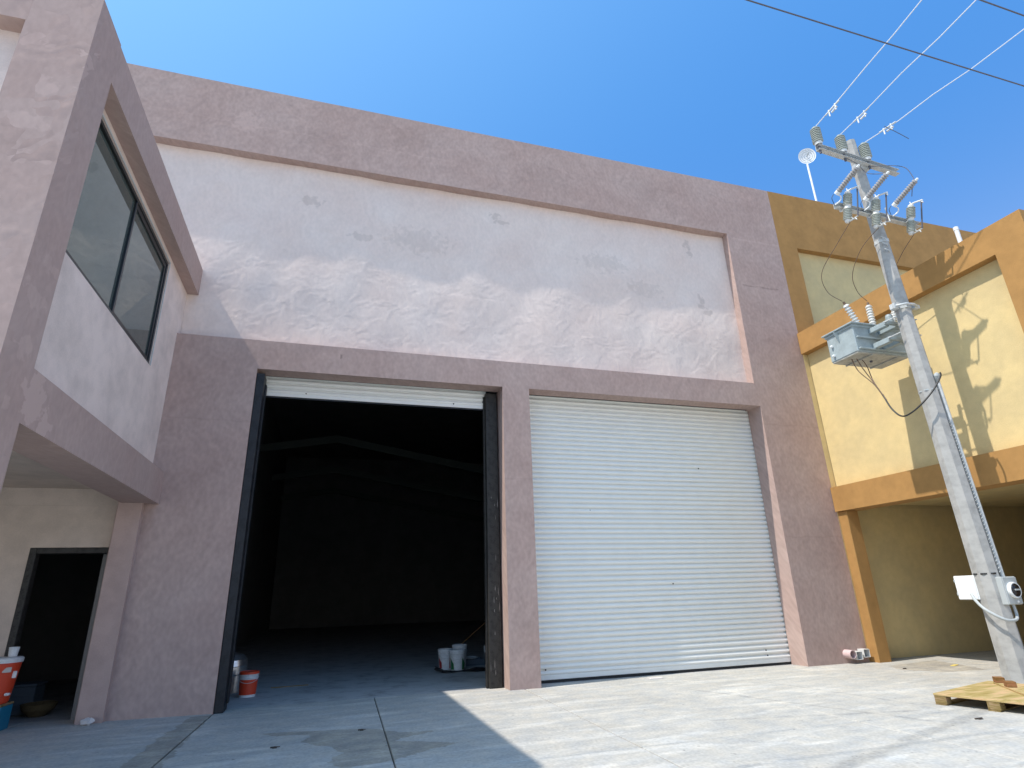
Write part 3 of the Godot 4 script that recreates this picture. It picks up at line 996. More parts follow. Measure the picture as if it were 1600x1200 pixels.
func square_stub(at: Vector3, s: float, label: String) -> void:
	var o := thing("conduit_stub", label, "pipe", at, "pipe stubs at the foot of the walls")
	var h := s * 0.5
	var st := st_new()
	box(st, Vector3(-h, -h, -0.05), Vector3(-h + 0.008, h, 0.14), 0.002)
	box(st, Vector3(h - 0.008, -h, -0.05), Vector3(h, h, 0.14), 0.002)
	box(st, Vector3(-h + 0.0085, -h, -0.05), Vector3(h - 0.0085, -h + 0.008, 0.14), 0.002)
	box(st, Vector3(-h + 0.0085, h - 0.008, -0.05), Vector3(h - 0.0085, h, 0.14), 0.002)
	obj("sleeve", st, M.pvc, o)
	obj("inside", boxm(Vector3(-h + 0.009, -h + 0.009, -0.02), Vector3(h - 0.009, h - 0.009, 0.0), 0.0), M.box_grey, o)

# ------------------------------------------------------------------ pole and its gear
const POLE_FOOT := Vector3(10.44, 0.0, 3.24)
const POLE_HEAD := Vector3(10.15, 9.2, 3.24)

func pole_at(y: float) -> Vector3:
	return POLE_FOOT.lerp(POLE_HEAD, y / 9.2)

func pole_r(y: float) -> float:
	return lerp(0.175, 0.088, y / 9.2)

func band(st: SurfaceTool, y: float, h: float, grow: float) -> void:
	var t := along(POLE_FOOT, POLE_HEAD, Vector3(0, 0, 1))
	t.origin = pole_at(y)
	t = t * Transform3D(Basis(Vector3.UP, PI / 8), Vector3.ZERO)
	var r := pole_r(y) + grow
	lathe(st, [Vector2(r - 0.02, -h / 2), Vector2(r, -h / 2), Vector2(r, h / 2), Vector2(r - 0.02, h / 2)], 8, t, false)

func ribbed(r: float, core: float, h: float, n: int) -> Array:
	var p := [Vector2(0, 0), Vector2(core, 0)]
	var s := h / n
	for i in n:
		p.append(Vector2(core, s * (i + 0.12)))
		p.append(Vector2(r, s * (i + 0.22)))
		p.append(Vector2(r, s * (i + 0.45)))
		p.append(Vector2(core, s * (i + 0.85)))
	p.append(Vector2(core, h))
	p.append(Vector2(0, h))
	return p

func build_pole() -> void:
	var p := thing("utility_pole", "leaning octagonal concrete utility pole carrying two crossarms beside the pallet", "pole", POLE_FOOT)
	var tp := along(Vector3.ZERO, POLE_HEAD - POLE_FOOT)
	var L := (POLE_HEAD - POLE_FOOT).length()
	var st := st_new()
	var prof := []
	for i in 13:
		prof.append(Vector2(lerp(0.178, 0.088, i / 12.0), -0.05 + (L + 0.05) * i / 12.0))
	prof.append(Vector2(0.07, L + 0.012))
	prof.append(Vector2(0.0, L + 0.012))
	lathe(st, prof, 8, tp * Transform3D(Basis(Vector3.UP, 0.12), Vector3.ZERO), false)
	obj("shaft", st, M.pole, p)
	var inv := Transform3D(Basis.IDENTITY, -POLE_FOOT)
	# upper crossarm: galvanised channel in front of the pole
	var a := Vector3(9.12, 8.69, 3.40)
	var e := Vector3(10.90, 8.52, 3.40)
	var t := inv * along(a, e, Vector3(0, 1, 0))
	var len := (e - a).length()
	st = st_new()
	box(st, Vector3(-0.05, 0, -0.05), Vector3(-0.042, len, 0.05), 0.002, t)
	box(st, Vector3(-0.0415, 0, 0.042), Vector3(0.05, len, 0.05), 0.002, t)
	box(st, Vector3(-0.0415, 0, -0.05), Vector3(0.05, len, -0.042), 0.002, t)
	obj("crossarm", st, M.galvanised, p)
	st = st_new()
	box(st, Vector3(10.05, 8.50, 3.10) - POLE_FOOT, Vector3(10.30, 8.54, 3.36) - POLE_FOOT, 0.006)
	obj("arm_strap", st, M.galvanised, p)
	# lower crossarm
	a = Vector3(9.22, 7.50, 3.37)
	e = Vector3(11.07, 7.42, 3.37)
	t = inv * along(a, e, Vector3(0, 1, 0))
	len = (e - a).length()
	st = st_new()
	box(st, Vector3(-0.045, 0, -0.045), Vector3(-0.037, len, 0.045), 0.002, t)
	box(st, Vector3(-0.0365, 0, 0.037), Vector3(0.045, len, 0.045), 0.002, t)
	box(st, Vector3(-0.0365, 0, -0.045), Vector3(0.045, len, -0.037), 0.002, t)
	obj("crossarm", st, M.galvanised, p)
	st = st_new()
	tube(st, [Vector3(10.06, 7.62, 3.42) - POLE_FOOT, Vector3(10.06, 7.34, 3.42) - POLE_FOOT, Vector3(10.12, 7.28, 3.42) - POLE_FOOT, Vector3(10.32, 7.34, 3.42) - POLE_FOOT, Vector3(10.3, 7.62, 3.42) - POLE_FOOT], 0.012, 6)
	obj("u_bolt", st, M.galvanised, p)
	for y in [8.62, 7.0]:
		st = st_new()
		band(st, y, 0.06, 0.008)
		obj("band", st, M.galvanised, p).position = -POLE_FOOT
	for y in [7.0, 6.88, 6.76]:
		var c := pole_at(y) - POLE_FOOT
		st = st_new()
		tube(st, [c + Vector3(-0.09, 0.03, 0.06), c + Vector3(-0.13, 0.04, 0.11), c + Vector3(-0.07, 0.0, 0.13), c + Vector3(-0.02, -0.01, 0.1)], 0.008, 6)
		obj("step_loop", st, M.galvanised, p)
	# service conduit with weather head on the street side of the pole
	st = st_new()
	var cp := []
	for i in 12:
		var y: float = lerp(1.40, 4.42, i / 11.0)
		cp.append(pole_at(y) - POLE_FOOT + Vector3(pole_r(y) * 0.62 + 0.03, 0, pole_r(y) * 0.62 + 0.03))
	tube(st, cp, 0.03, 12)
	obj("conduit", st, M.galvanised, p)
	var top: Vector3 = cp[-1]
	st = st_new()
	lathe(st, [Vector2(0, -0.02), Vector2(0.04, -0.02), Vector2(0.05, 0.03), Vector2(0.045, 0.08), Vector2(0.02, 0.11), Vector2(0, 0.112)], 14, along(top, top + Vector3(-0.05, 0.1, 0.06)))
	obj("weather_head", st, M.box_grey, p)
	for y in [4.25, 1.48]:
		st = st_new()
		band(st, y, 0.02, 0.006)
		obj("strap", st, M.black_cable if y < 2 else M.box_grey, p).position = -POLE_FOOT
	# perforated ladder strip beside the conduit
	st = st_new()
	for i in 46:
		var y: float = lerp(1.5, 3.75, i / 45.0)
		var c := pole_at(y) - POLE_FOOT + Vector3(pole_r(y) * 0.35, 0, pole_r(y) * 0.93 + 0.006)
		tube(st, [c + Vector3(-0.006, -0.012 + 0.004 * (i % 3), 0.0), c + Vector3(0.03, 0.012, 0.004)], 0.005, 5)
	var lad := obj("cable_lacing", st, M.galvanised, p)
	lad.set_meta("kind", "stuff")

	# line post insulators on the upper arm
	var lab := ["leftmost ribbed grey insulator on the upper crossarm end", "middle ribbed grey insulator on upper crossarm, left of pole top", "rightmost ribbed grey insulator on upper crossarm, right of pole top"]
	var ix := [9.16, 9.70, 10.24]
	for k in 3:
		var yb: float = lerp(8.69, 8.52, (ix[k] - 9.12) / 1.78) + 0.05
		var o := thing("line_insulator", lab[k], "insulator", Vector3(ix[k], yb, 3.40), "line insulators on the upper crossarm")
		obj("pin", lathem([Vector2(0, -0.16), Vector2(0.02, -0.16), Vector2(0.02, 0.0), Vector2(0.05, 0.0), Vector2(0.05, 0.02), Vector2(0, 0.02)], 10), M.dark_line, o)
		obj("base", lathem([Vector2(0.0, 0.021), Vector2(0.06, 0.021), Vector2(0.065, 0.06), Vector2(0.06, 0.075), Vector2(0, 0.075)], 18), M.porcelain_white, o)
		obj("body", lathem(ribbed(0.088, 0.055, 0.30, 8), 20, Transform3D(Basis.IDENTITY, Vector3(0, 0.076, 0))), M.porcelain, o)
		obj("cap", lathem([Vector2(0, 0.377), Vector2(0.04, 0.377), Vector2(0.04, 0.41), Vector2(0.025, 0.42), Vector2(0, 0.42)], 14), M.porcelain, o)
	# fuse cutouts
	var cl := ["leftmost fuse cutout with hanging fuse tube, left of the pole", "middle fuse cutout with hanging fuse tube, in front of the pole", "rightmost fuse cutout with hanging fuse tube at the arm's end"]
	var cx := [9.33, 9.95, 10.74]
	for k in 3:
		cutout(Vector3(cx[k], 7.15, 3.42), cl[k])
	# arresters
	var al := ["leftmost slanting ribbed surge arrester above the left fuse cutout", "middle slanting ribbed surge arrester crossing the pole", "rightmost slanting ribbed surge arrester beside right fuse cutout"]
	var axs := [9.19, 9.82, 10.46]
	for k in 3:
		var f := Vector3(axs[k], 7.66, 3.46)
		var h := Vector3(axs[k] + 0.03, 7.84, 3.88)
		var o := thing("surge_arrester", al[k], "arrester", f, "surge arresters on the lower crossarm")
		var tt := along(Vector3.ZERO, h - f)
		obj("body", lathem(ribbed(0.05, 0.033, 0.44, 11), 16, tt * Transform3D(Basis.IDENTITY, Vector3(0, 0.06, 0))), M.polymer, o)
		obj("foot", lathem([Vector2(0, 0), Vector2(0.042, 0), Vector2(0.045, 0.058), Vector2(0, 0.058)], 12, tt), M.white_metal, o)
		obj("terminal", lathem([Vector2(0, 0.5), Vector2(0.02, 0.5), Vector2(0.02, 0.54), Vector2(0, 0.55)], 10, tt), M.white_metal, o)
		obj("hanger", tubem(curve([Vector3(0, 0.0, 0.0), Vector3(0.05, -0.06, 0.03), Vector3(0.04, -0.13, 0.0), Vector3(-0.02, -0.18, -0.06)], 5), 0.011, 6), M.white_metal, o)
		obj("ground_lead", tubem(curve([Vector3(-0.02, 0.02, -0.03), Vector3(-0.05, -0.04, -0.06), Vector3(-0.03, -0.12, -0.07), Vector3(0, -0.18, -0.08)], 4), 0.005, 5), M.black_cable, o)
	build_transformer()
	build_meter()

func cutout(at: Vector3, label: String) -> void:
	var o := thing("fuse_cutout", label, "fuse", at, "fuse cutouts on the lower crossarm")
	o.scale = Vector3.ONE * 0.9
	var t := along(Vector3.ZERO, Vector3(0, 0.56, 0.15))
	var up := t.basis.y
	var fw := t.basis.z
	if fw.z < 0:
		fw = -fw
	obj("lower_barrel", lathem(ribbed(0.078, 0.06, 0.22, 7), 18, t * Transform3D(Basis.IDENTITY, Vector3(0, 0.045, 0))), M.porcelain, o)
	obj("collar", lathem([Vector2(0.0, 0.266), Vector2(0.06, 0.266), Vector2(0.055, 0.285), Vector2(0.052, 0.31), Vector2(0.056, 0.325), Vector2(0.0, 0.325)], 18, t), M.porcelain_white, o)
	obj("upper_barrel", lathem(ribbed(0.078, 0.06, 0.22, 7), 18, t * Transform3D(Basis.IDENTITY, Vector3(0, 0.326, 0))), M.porcelain, o)
	obj("top_cap", lathem([Vector2(0, 0.547), Vector2(0.05, 0.547), Vector2(0.05, 0.58), Vector2(0.03, 0.6), Vector2(0, 0.6)], 16, t), M.porcelain_white, o)
	obj("bottom_cap", lathem([Vector2(0, -0.02), Vector2(0.03, -0.018), Vector2(0.05, 0.01), Vector2(0.05, 0.044), Vector2(0, 0.044)], 16, t), M.porcelain_white, o)
	var st := st_new()
	tube(st, [up * 0.6, up * 0.61 + fw * 0.08, up * 0.6 + fw * 0.24], 0.017, 8)
	tube(st, [up * 0.61, up * 0.66 - fw * 0.02], 0.01, 6)
	obj("top_contact", st, M.white_metal, o)
	obj("fuse_tube", tubem([up * 0.585 + fw * 0.215, up * 0.04 + fw * 0.225], 0.014, 8), M.dark_line, o)
	st = st_new()
	tube(st, [up * 0.58 + fw * 0.2, up * 0.56 + fw * 0.25], 0.013, 6)
	tube(st, [up * 0.57 + fw * 0.2, up * 0.55 + fw * 0.24 + Vector3(0.02, 0, 0)], 0.008, 6)
	obj("pull_ring", st, M.white_metal, o)
	st = st_new()
	tube(st, [up * 0.0, up * 0.0 + fw * 0.08, up * 0.04 + fw * 0.23], 0.013, 6)
	tube(st, [up * 0.06 + fw * 0.08, up * 0.01 + fw * 0.12 + Vector3(0.03, 0, 0)], 0.012, 6)
	tube(st, [up * 0.03 + fw * 0.16, up * -0.02 + fw * 0.2], 0.014, 6)
	obj("hinge", st, M.galvanised, o)
	var c := up * 0.295
	st = st_new()
	box(st, Vector3(-0.018, -0.005, -0.16), Vector3(0.018, 0.005, -0.055), 0.002, Transform3D(Basis.IDENTITY, c))
	box(st, Vector3(-0.018, 0.0, -0.168), Vector3(0.018, 0.16, -0.158), 0.002, Transform3D(Basis.IDENTITY, c))
	obj("bracket", st, M.white_metal, o)

func build_transformer() -> void:
	var o := thing("pole_transformer", "grey boxy distribution transformer hung on the utility pole", "transformer", Vector3(9.78, 5.13, 2.06))
	var W := 1.15
	var D := 0.58
	var H := 0.53
	var st := st_new()
	box(st, Vector3(0, 0.025, 0), Vector3(W, H, D), 0.012)
	obj("tank", st, M.tank, o)
	obj("tank_floor", boxm(Vector3(0.012, 0.0, 0.012), Vector3(W - 0.012, 0.0245, D - 0.012), 0.004), M.tank_under, o)
	for x in [0.30, 0.86]:
		obj("skid", boxm(Vector3(x, -0.022, 0.004), Vector3(x + 0.03, -0.001, D - 0.004), 0.004), M.tank_under, o)
	obj("drain_plug", lathem([Vector2(0, -0.03), Vector2(0.02, -0.03), Vector2(0.025, -0.001), Vector2(0, -0.001)], 10, Transform3D(Basis.IDENTITY, Vector3(0.58, 0, 0.3))), M.dark_line, o)
	obj("lid", boxm(Vector3(-0.055, H + 0.001, -0.05), Vector3(W + 0.05, H + 0.028, D + 0.055), 0.006), M.tank, o)
	obj("rim", boxm(Vector3(-0.02, H - 0.045, -0.018), Vector3(W + 0.02, H, D + 0.02), 0.006), M.tank, o)
	for y in [0.06, 0.27]:
		obj("stiffener", boxm(Vector3(0.03, y, D + 0.001), Vector3(W - 0.03, y + 0.03, D + 0.045), 0.005), M.tank, o)
	for z in [0.27]:
		st = st_new()
		tri(st, Vector3(-0.001, 0.30, z), Vector3(-0.001, H - 0.05, z), Vector3(-0.10, H - 0.01, z), Vector3(0, 0, 1))
		tri(st, Vector3(-0.001, 0.30, z - 0.02), Vector3(-0.001, H - 0.05, z - 0.02), Vector3(-0.10, H - 0.01, z - 0.02), Vector3(0, 0, -1))
		quad(st, Vector3(-0.001, 0.30, z), Vector3(-0.001, 0.30, z - 0.02), Vector3(-0.10, H - 0.01, z - 0.02), Vector3(-0.10, H - 0.01, z), Vector3(-1, -1, 0))
		quad(st, Vector3(-0.001, H - 0.05, z), Vector3(-0.001, H - 0.05, z - 0.02), Vector3(-0.10, H - 0.01, z - 0.02), Vector3(-0.10, H - 0.01, z), Vector3(0, 1, 0))
		obj("lifting_lug", st, M.tank, o)
	for y in [0.3, 0.12]:
		obj("valve", lathem([Vector2(0, 0), Vector2(0.022, 0), Vector2(0.025, 0.03), Vector2(0.012, 0.05), Vector2(0, 0.05)], 10, along(Vector3(-0.001, y, 0.1), Vector3(-1, y, 0.1))), M.white_metal, o)
	# hanger brackets reaching to the pole
	var py := pole_at(5.4) - o.position
	for y in [0.13, 0.42]:
		for x in [0.34, 0.56]:
			st = st_new()
			box(st, Vector3(x, y - 0.045, D + 0.002), Vector3(x + 0.09, y + 0.045, D + 0.34), 0.006)
			obj("hanger_bracket", st, M.tank, o)
		st = st_new()
		box(st, Vector3(0.30, y - 0.03, D + 0.341), Vector3(0.78, y + 0.03, D + 0.40), 0.006)
		obj("hanger_plate", st, M.tank, o)
		for x in [0.29, 0.74]:
			obj("through_bolt", tubem([Vector3(x, y, D + 0.37), Vector3(x, y, D + 0.60)], 0.011, 6), M.galvanised, o)
	# clamp band around the pole with its bolt ears
	st = st_new()
	band(st, 5.72, 0.07, 0.01)
	obj("clamp_band", st, M.galvanised, o).position = -o.position
	var c := pole_at(5.72) - o.position
	st = st_new()
	tube(st, [c + Vector3(-0.17, 0.0, -0.05), c + Vector3(-0.20, 0.0, 0.06), c + Vector3(-0.10, 0.0, 0.16), c + Vector3(0.06, 0.0, 0.17), c + Vector3(0.19, 0.0, 0.12), c + Vector3(0.2, 0.0, 0.02)], 0.02, 6)
	box(st, c + Vector3(0.12, -0.035, 0.05), c + Vector3(0.24, 0.035, 0.13), 0.01)
	box(st, c + Vector3(-0.24, -0.05, -0.04), c + Vector3(-0.14, 0.05, 0.06), 0.01)
	obj("clamp_ear", st, M.galvanised, o)
	# bushings
	var bs := [[Vector3(0.60, H + 0.02, 0.29), Vector3(0.29, H + 0.62, 0.29)], [Vector3(0.86, H + 0.02, 0.29), Vector3(0.88, H + 0.68, 0.29)], [Vector3(1.08, H + 0.02, 0.42), Vector3(1.30, H + 0.58, 0.50)]]
	for s in bs:
		var t := along(s[0], s[1])
		var l: float = (s[1] - s[0]).length()
		obj("bushing", lathem(ribbed(0.058, 0.034, l - 0.06, 11), 16, t), M.porcelain_white, o)
		obj("bushing_terminal", lathem([Vector2(0, l - 0.06), Vector2(0.022, l - 0.06), Vector2(0.02, l), Vector2(0, l)], 10, t), M.copper, o)
	obj("expansion_cylinder", lathem([Vector2(0, 0.0), Vector2(0.06, 0.0), Vector2(0.06, 0.24), Vector2(0.05, 0.28), Vector2(0, 0.285)], 16, Transform3D(Basis.IDENTITY, Vector3(0.98, H + 0.029, D - 0.04))), M.tank, o)
	# low-voltage leads gathered into one black cable
	var head := Vector3(10.40, 4.50, 3.44)
	var leads := [Vector3(9.93, 5.14, 2.35), Vector3(10.01, 5.14, 2.38), Vector3(10.09, 5.14, 2.4)]
	var names := ["leftmost thin dark lead under transformer joining the black cable", "middle thin dark lead under transformer joining the black cable", "rightmost thin dark lead under transformer joining the black cable"]
	for k in 3:
		var pts := curve([leads[k], leads[k] + Vector3(0.02, -0.26 + 0.04 * k, 0.06), Vector3(10.05, 4.58 + 0.03 * k, 2.56), Vector3(10.015, 4.25, 2.72 + 0.008 * k)], 8)
		tag(obj(numbered("service_lead"), tubem(pts, 0.008, 6), M.copper, self), names[k], "cable", "leads under the transformer")
	var cable := curve([Vector3(10.03, 4.36, 2.68), Vector3(9.99, 4.08, 2.80), Vector3(9.96, 3.90, 2.96), Vector3(9.95, 3.90, 3.14), Vector3(10.02, 4.02, 3.32), Vector3(10.15, 4.20, 3.44), Vector3(10.29, 4.40, 3.50), head], 8)
	tag(obj(numbered("service_cable"), tubem(cable, 0.013, 8), M.black_cable, self), "black cable drooping from transformer to the conduit head on pole", "cable")

func build_meter() -> void:
	var o := thing("electric_meter", "grey meter box with round dark dial on the utility pole", "meter", Vector3(10.48, 1.06, 3.34))
	obj("housing", boxm(Vector3(-0.13, 0.0, -0.18), Vector3(0.15, 0.37, 0.12), 0.008), M.box_grey, o)
	obj("cover", boxm(Vector3(-0.12, 0.012, 0.121), Vector3(0.14, 0.358, 0.132), 0.004), M.box_grey, o)
	var t := Transform3D(Basis(Vector3.RIGHT, PI / 2), Vector3(0.01, 0.19, 0.132))
	obj("bezel", lathem([Vector2(0.105, 0.0), Vector2(0.108, 0.03), Vector2(0.10, 0.045), Vector2(0.088, 0.045), Vector2(0.088, 0.01)], 28, t), M.white_metal, o)
	obj("dial", lathem([Vector2(0, 0.07), Vector2(0.05, 0.066), Vector2(0.08, 0.05), Vector2(0.087, 0.03), Vector2(0.087, 0.0)], 28, t), M.dial, o)
	obj("display", boxm(Vector3(-0.045, 0.185, 0.196), Vector3(0.06, 0.205, 0.206), 0.002), M.box_grey, o)
	obj("seal", lathem([Vector2(0, 0.01), Vector2(0.014, 0.01), Vector2(0.016, 0)], 8, Transform3D(Basis(Vector3.RIGHT, PI / 2), Vector3(0.05, 0.04, 0.132))), M.white_metal, o)
	var j := thing("junction_box", "white junction box strapped to the left side of the pole", "box", Vector3(10.33, 1.13, 3.0))
	obj("housing", boxm(Vector3(-0.08, 0.0, -0.14), Vector3(0.08, 0.33, 0.16), 0.008), M.white_metal, j)
	obj("door", boxm(Vector3(-0.091, 0.01, -0.13), Vector3(-0.081, 0.32, 0.15), 0.004), M.white_metal, j)
	for y in [0.06, 0.24]:
		obj("hinge", boxm(Vector3(-0.098, y, -0.138), Vector3(-0.078, y + 0.04, -0.12), 0.003), M.box_grey, j)
	var loop := curve([Vector3(10.24, 1.21, 3.07), Vector3(10.19, 1.12, 3.14), Vector3(10.12, 1.0, 3.30), Vector3(10.22, 0.88, 3.44), Vector3(10.40, 0.87, 3.46), Vector3(10.50, 0.93, 3.42), Vector3(10.52, 1.06, 3.40)], 8)
	tag(obj(numbered("flexible_conduit"), tubem(loop, 0.02, 10), M.box_grey, self), "pale flexible conduit looping from junction box to meter box", "conduit")

func wire(called: String, pts: Array, r: float, mat: Material, label: String, group := "") -> void:
	tag(obj(numbered(called), tubem(pts, r, 6), mat, self), label, "wire", group)

func kinked(a: Vector3, b: Vector3, n: int, sag: float, amp: float) -> Array:
	var out := []
	for i in n + 1:
		var t := float(i) / n
		var p := a.lerp(b, t)
		p.y -= sag * 4.0 * t * (1.0 - t)
		if i > 0 and i < n:
			p += Vector3(rng.randf_range(-amp, amp), rng.randf_range(-amp, amp), 0)
		out.append(p)
	return out

func build_lines() -> void:
	# three bare conductors from the insulators up to the street line
	var tops := [Vector3(9.16, 9.14, 3.40), Vector3(9.70, 9.09, 3.40), Vector3(10.24, 9.04, 3.40)]
	var aims := [Vector3(9.73, 10.0, 5.39), Vector3(10.58, 10.0, 5.63), Vector3(11.90, 10.0, 5.22)]
	var names := ["leftmost pale bare wire rising from the left insulator", "middle pale bare wire rising from the middle insulator", "rightmost pale bare wire rising from the right insulator"]
	for k in 3:
		var d: Vector3 = aims[k] - tops[k]
		wire("power_line", kinked(tops[k], tops[k] + d * 2.2 + Vector3(0, 0.5, 0), 9, 0.12, 0.018), 0.0085, M.line_wire, names[k], "bare wires rising to the street line")
		var c: Vector3 = tops[k] + d * 0.17
		var o := thing("line_clamp", ["small metal clamp on the leftmost rising wire", "small metal clamp on the middle rising wire", "small metal clamp on the rightmost rising wire"][k], "clamp", c, "clamps on the rising wires")
		var dn := d.normalized()
		obj("body", tubem([-dn * 0.14, dn * 0.16], 0.015, 7), M.galvanised, o)
		var st := st_new()
		for s in [-0.06, 0.07]:
			tube(st, [dn * s + Vector3(0, 0.03, 0), dn * s + Vector3(0, -0.10, 0)], 0.012, 6)
		obj("bolt", st, M.white_metal, o)
		obj("keeper", tubem([dn * -0.02 + Vector3(0, -0.07, 0), dn * 0.10 + Vector3(0, -0.06, 0)], 0.018, 6), M.galvanised, o)
	# dark insulated cables along the street
	wire("street_cable", kinked(Vector3(-2.0, 8.30, 5.62), Vector3(26.0, 8.30, 5.57), 8, 0.0, 0.0), 0.009, M.dark_line, "thin dark cable crossing the whole upper right sky", "dark street cables")
	wire("street_cable", kinked(Vector3(-2.0, 8.30, 6.44), Vector3(26.0, 8.30, 6.37), 8, 0.0, 0.0), 0.009, M.dark_line, "thin dark cable cutting the topmost right corner of sky", "dark street cables")
	# jumpers
	wire("jumper_wire", curve([Vector3(9.70, 8.60, 3.40), Vector3(9.86, 8.42, 3.48), Vector3(10.0, 8.24, 3.5), Vector3(9.86, 7.88, 3.9)], 6), 0.006, M.dark_line, "thin dark jumper dropping from upper crossarm to middle arrester", "jumper wires on the pole")
	wire("jumper_wire", curve([Vector3(10.24, 8.50, 3.42), Vector3(10.42, 8.40, 3.62), Vector3(10.50, 8.2, 3.82), Vector3(10.50, 7.87, 3.9)], 6), 0.006, M.dark_line, "thin dark jumper dropping from right insulator to right arrester", "jumper wires on the pole")
	wire("jumper_wire", curve([Vector3(10.42, 9.18, 3.74), Vector3(10.62, 9.06, 3.78), Vector3(10.82, 8.92, 3.82)], 6), 0.006, M.dark_line, "short loose wire tail hanging off the rightmost line clamp", "jumper wires on the pole")
	wire("jumper_wire", curve([Vector3(10.50, 7.87, 3.9), Vector3(10.62, 7.94, 3.78), Vector3(10.74, 7.80, 3.62)], 6), 0.006, M.dark_line, "thin dark jumper from right arrester to right fuse cutout", "jumper wires on the pole")
	# leads from the cutouts down to the transformer bushings
	wire("fuse_lead", curve([Vector3(9.33, 7.12, 3.46), Vector3(9.38, 6.95, 3.1), Vector3(9.50, 6.70, 2.55), Vector3(9.75, 6.45, 2.35), Vector3(10.05, 6.29, 2.35)], 8), 0.006, M.copper, "thin brown lead curving to the leftmost transformer bushing", "leads from fuses to transformer")
	wire("fuse_lead", curve([Vector3(9.95, 7.12, 3.46), Vector3(10.02, 7.0, 3.0), Vector3(10.28, 6.80, 2.5), Vector3(10.48, 6.55, 2.35), Vector3(10.66, 6.37, 2.35)], 8), 0.006, M.copper, "thin brown lead curving to the middle transformer bushing", "leads from fuses to transformer")
	wire("fuse_lead", curve([Vector3(10.74, 7.12, 3.46), Vector3(10.78, 6.9, 3.1), Vector3(10.9, 6.6, 2.7), Vector3(11.08, 6.24, 2.56)], 8), 0.006, M.copper, "thin brown lead passing behind the pole to the transformer", "leads from fuses to transformer")

# ------------------------------------------------------------------ small things on the ground
func bucket(at: Vector3, label: String, h: float, r: float, body: Material, wrap: Material, lid: Material, group: String, patch: Material = null) -> Node3D:
	var o := thing("paint_bucket", label, "bucket", at, group)
	var rb := r * 0.86
	obj("body", lathem([Vector2(0, 0.0), Vector2(rb, 0.0), Vector2(rb + (r - rb) * 0.8, h * 0.74), Vector2(r * 1.01, h * 0.75), Vector2(r * 1.01, h * 0.8), Vector2(r * 0.98, h * 0.81), Vector2(r * 1.03, h * 0.86), Vector2(r * 1.03, h * 0.93), Vector2(r, h * 0.94)], 28), body, o)
	if wrap != null:
		obj("wrap", lathem([Vector2(rb + 0.002 + 0.1 * (r - rb), h * 0.1), Vector2(rb + (r - rb) * 0.75 + 0.002, h * 0.69)], 28), wrap, o)
	if patch != null:
		for s in [0.5, 2.3]:
			var st := st_new()
			for k in 6:
				var a0: float = s + k * 0.1
				var a1: float = s + (k + 1) * 0.1
				var d0 := Vector3(cos(a0), 0, sin(a0))
				var d1 := Vector3(cos(a1), 0, sin(a1))
				var r0 := rb + 0.003 + 0.02 * (r - rb)
				var r1 := rb + (r - rb) * 0.65 + 0.003
				var y1 := h * (0.35 + 0.05 * k)
				quad(st, d0 * r0 + Vector3(0, h * 0.08, 0), d1 * r0 + Vector3(0, h * 0.08, 0), d1 * r1 + Vector3(0, y1 + h * 0.05, 0), d0 * r1 + Vector3(0, y1, 0), d0)
			obj("print", st, patch, o)
	obj("lid", lathem([Vector2(r * 1.005, h * 0.9), Vector2(r * 1.06, h * 0.9), Vector2(r * 1.06, h * 0.985), Vector2(r * 1.0, h), Vector2(r * 0.93, h), Vector2(r * 0.9, h * 0.975), Vector2(0, h * 0.975)], 28), lid, o)
	var hp := []
	for i in 13:
		var a := PI * i / 12.0
		hp.append(Vector3(cos(a) * r * 1.05, h * 0.78 - sin(a) * h * 0.22, sin(a) * r * 0.45 + r * 0.6 * sin(a)))
	obj("handle", tubem(hp, 0.004, 5), M.galvanised, o)
	return o

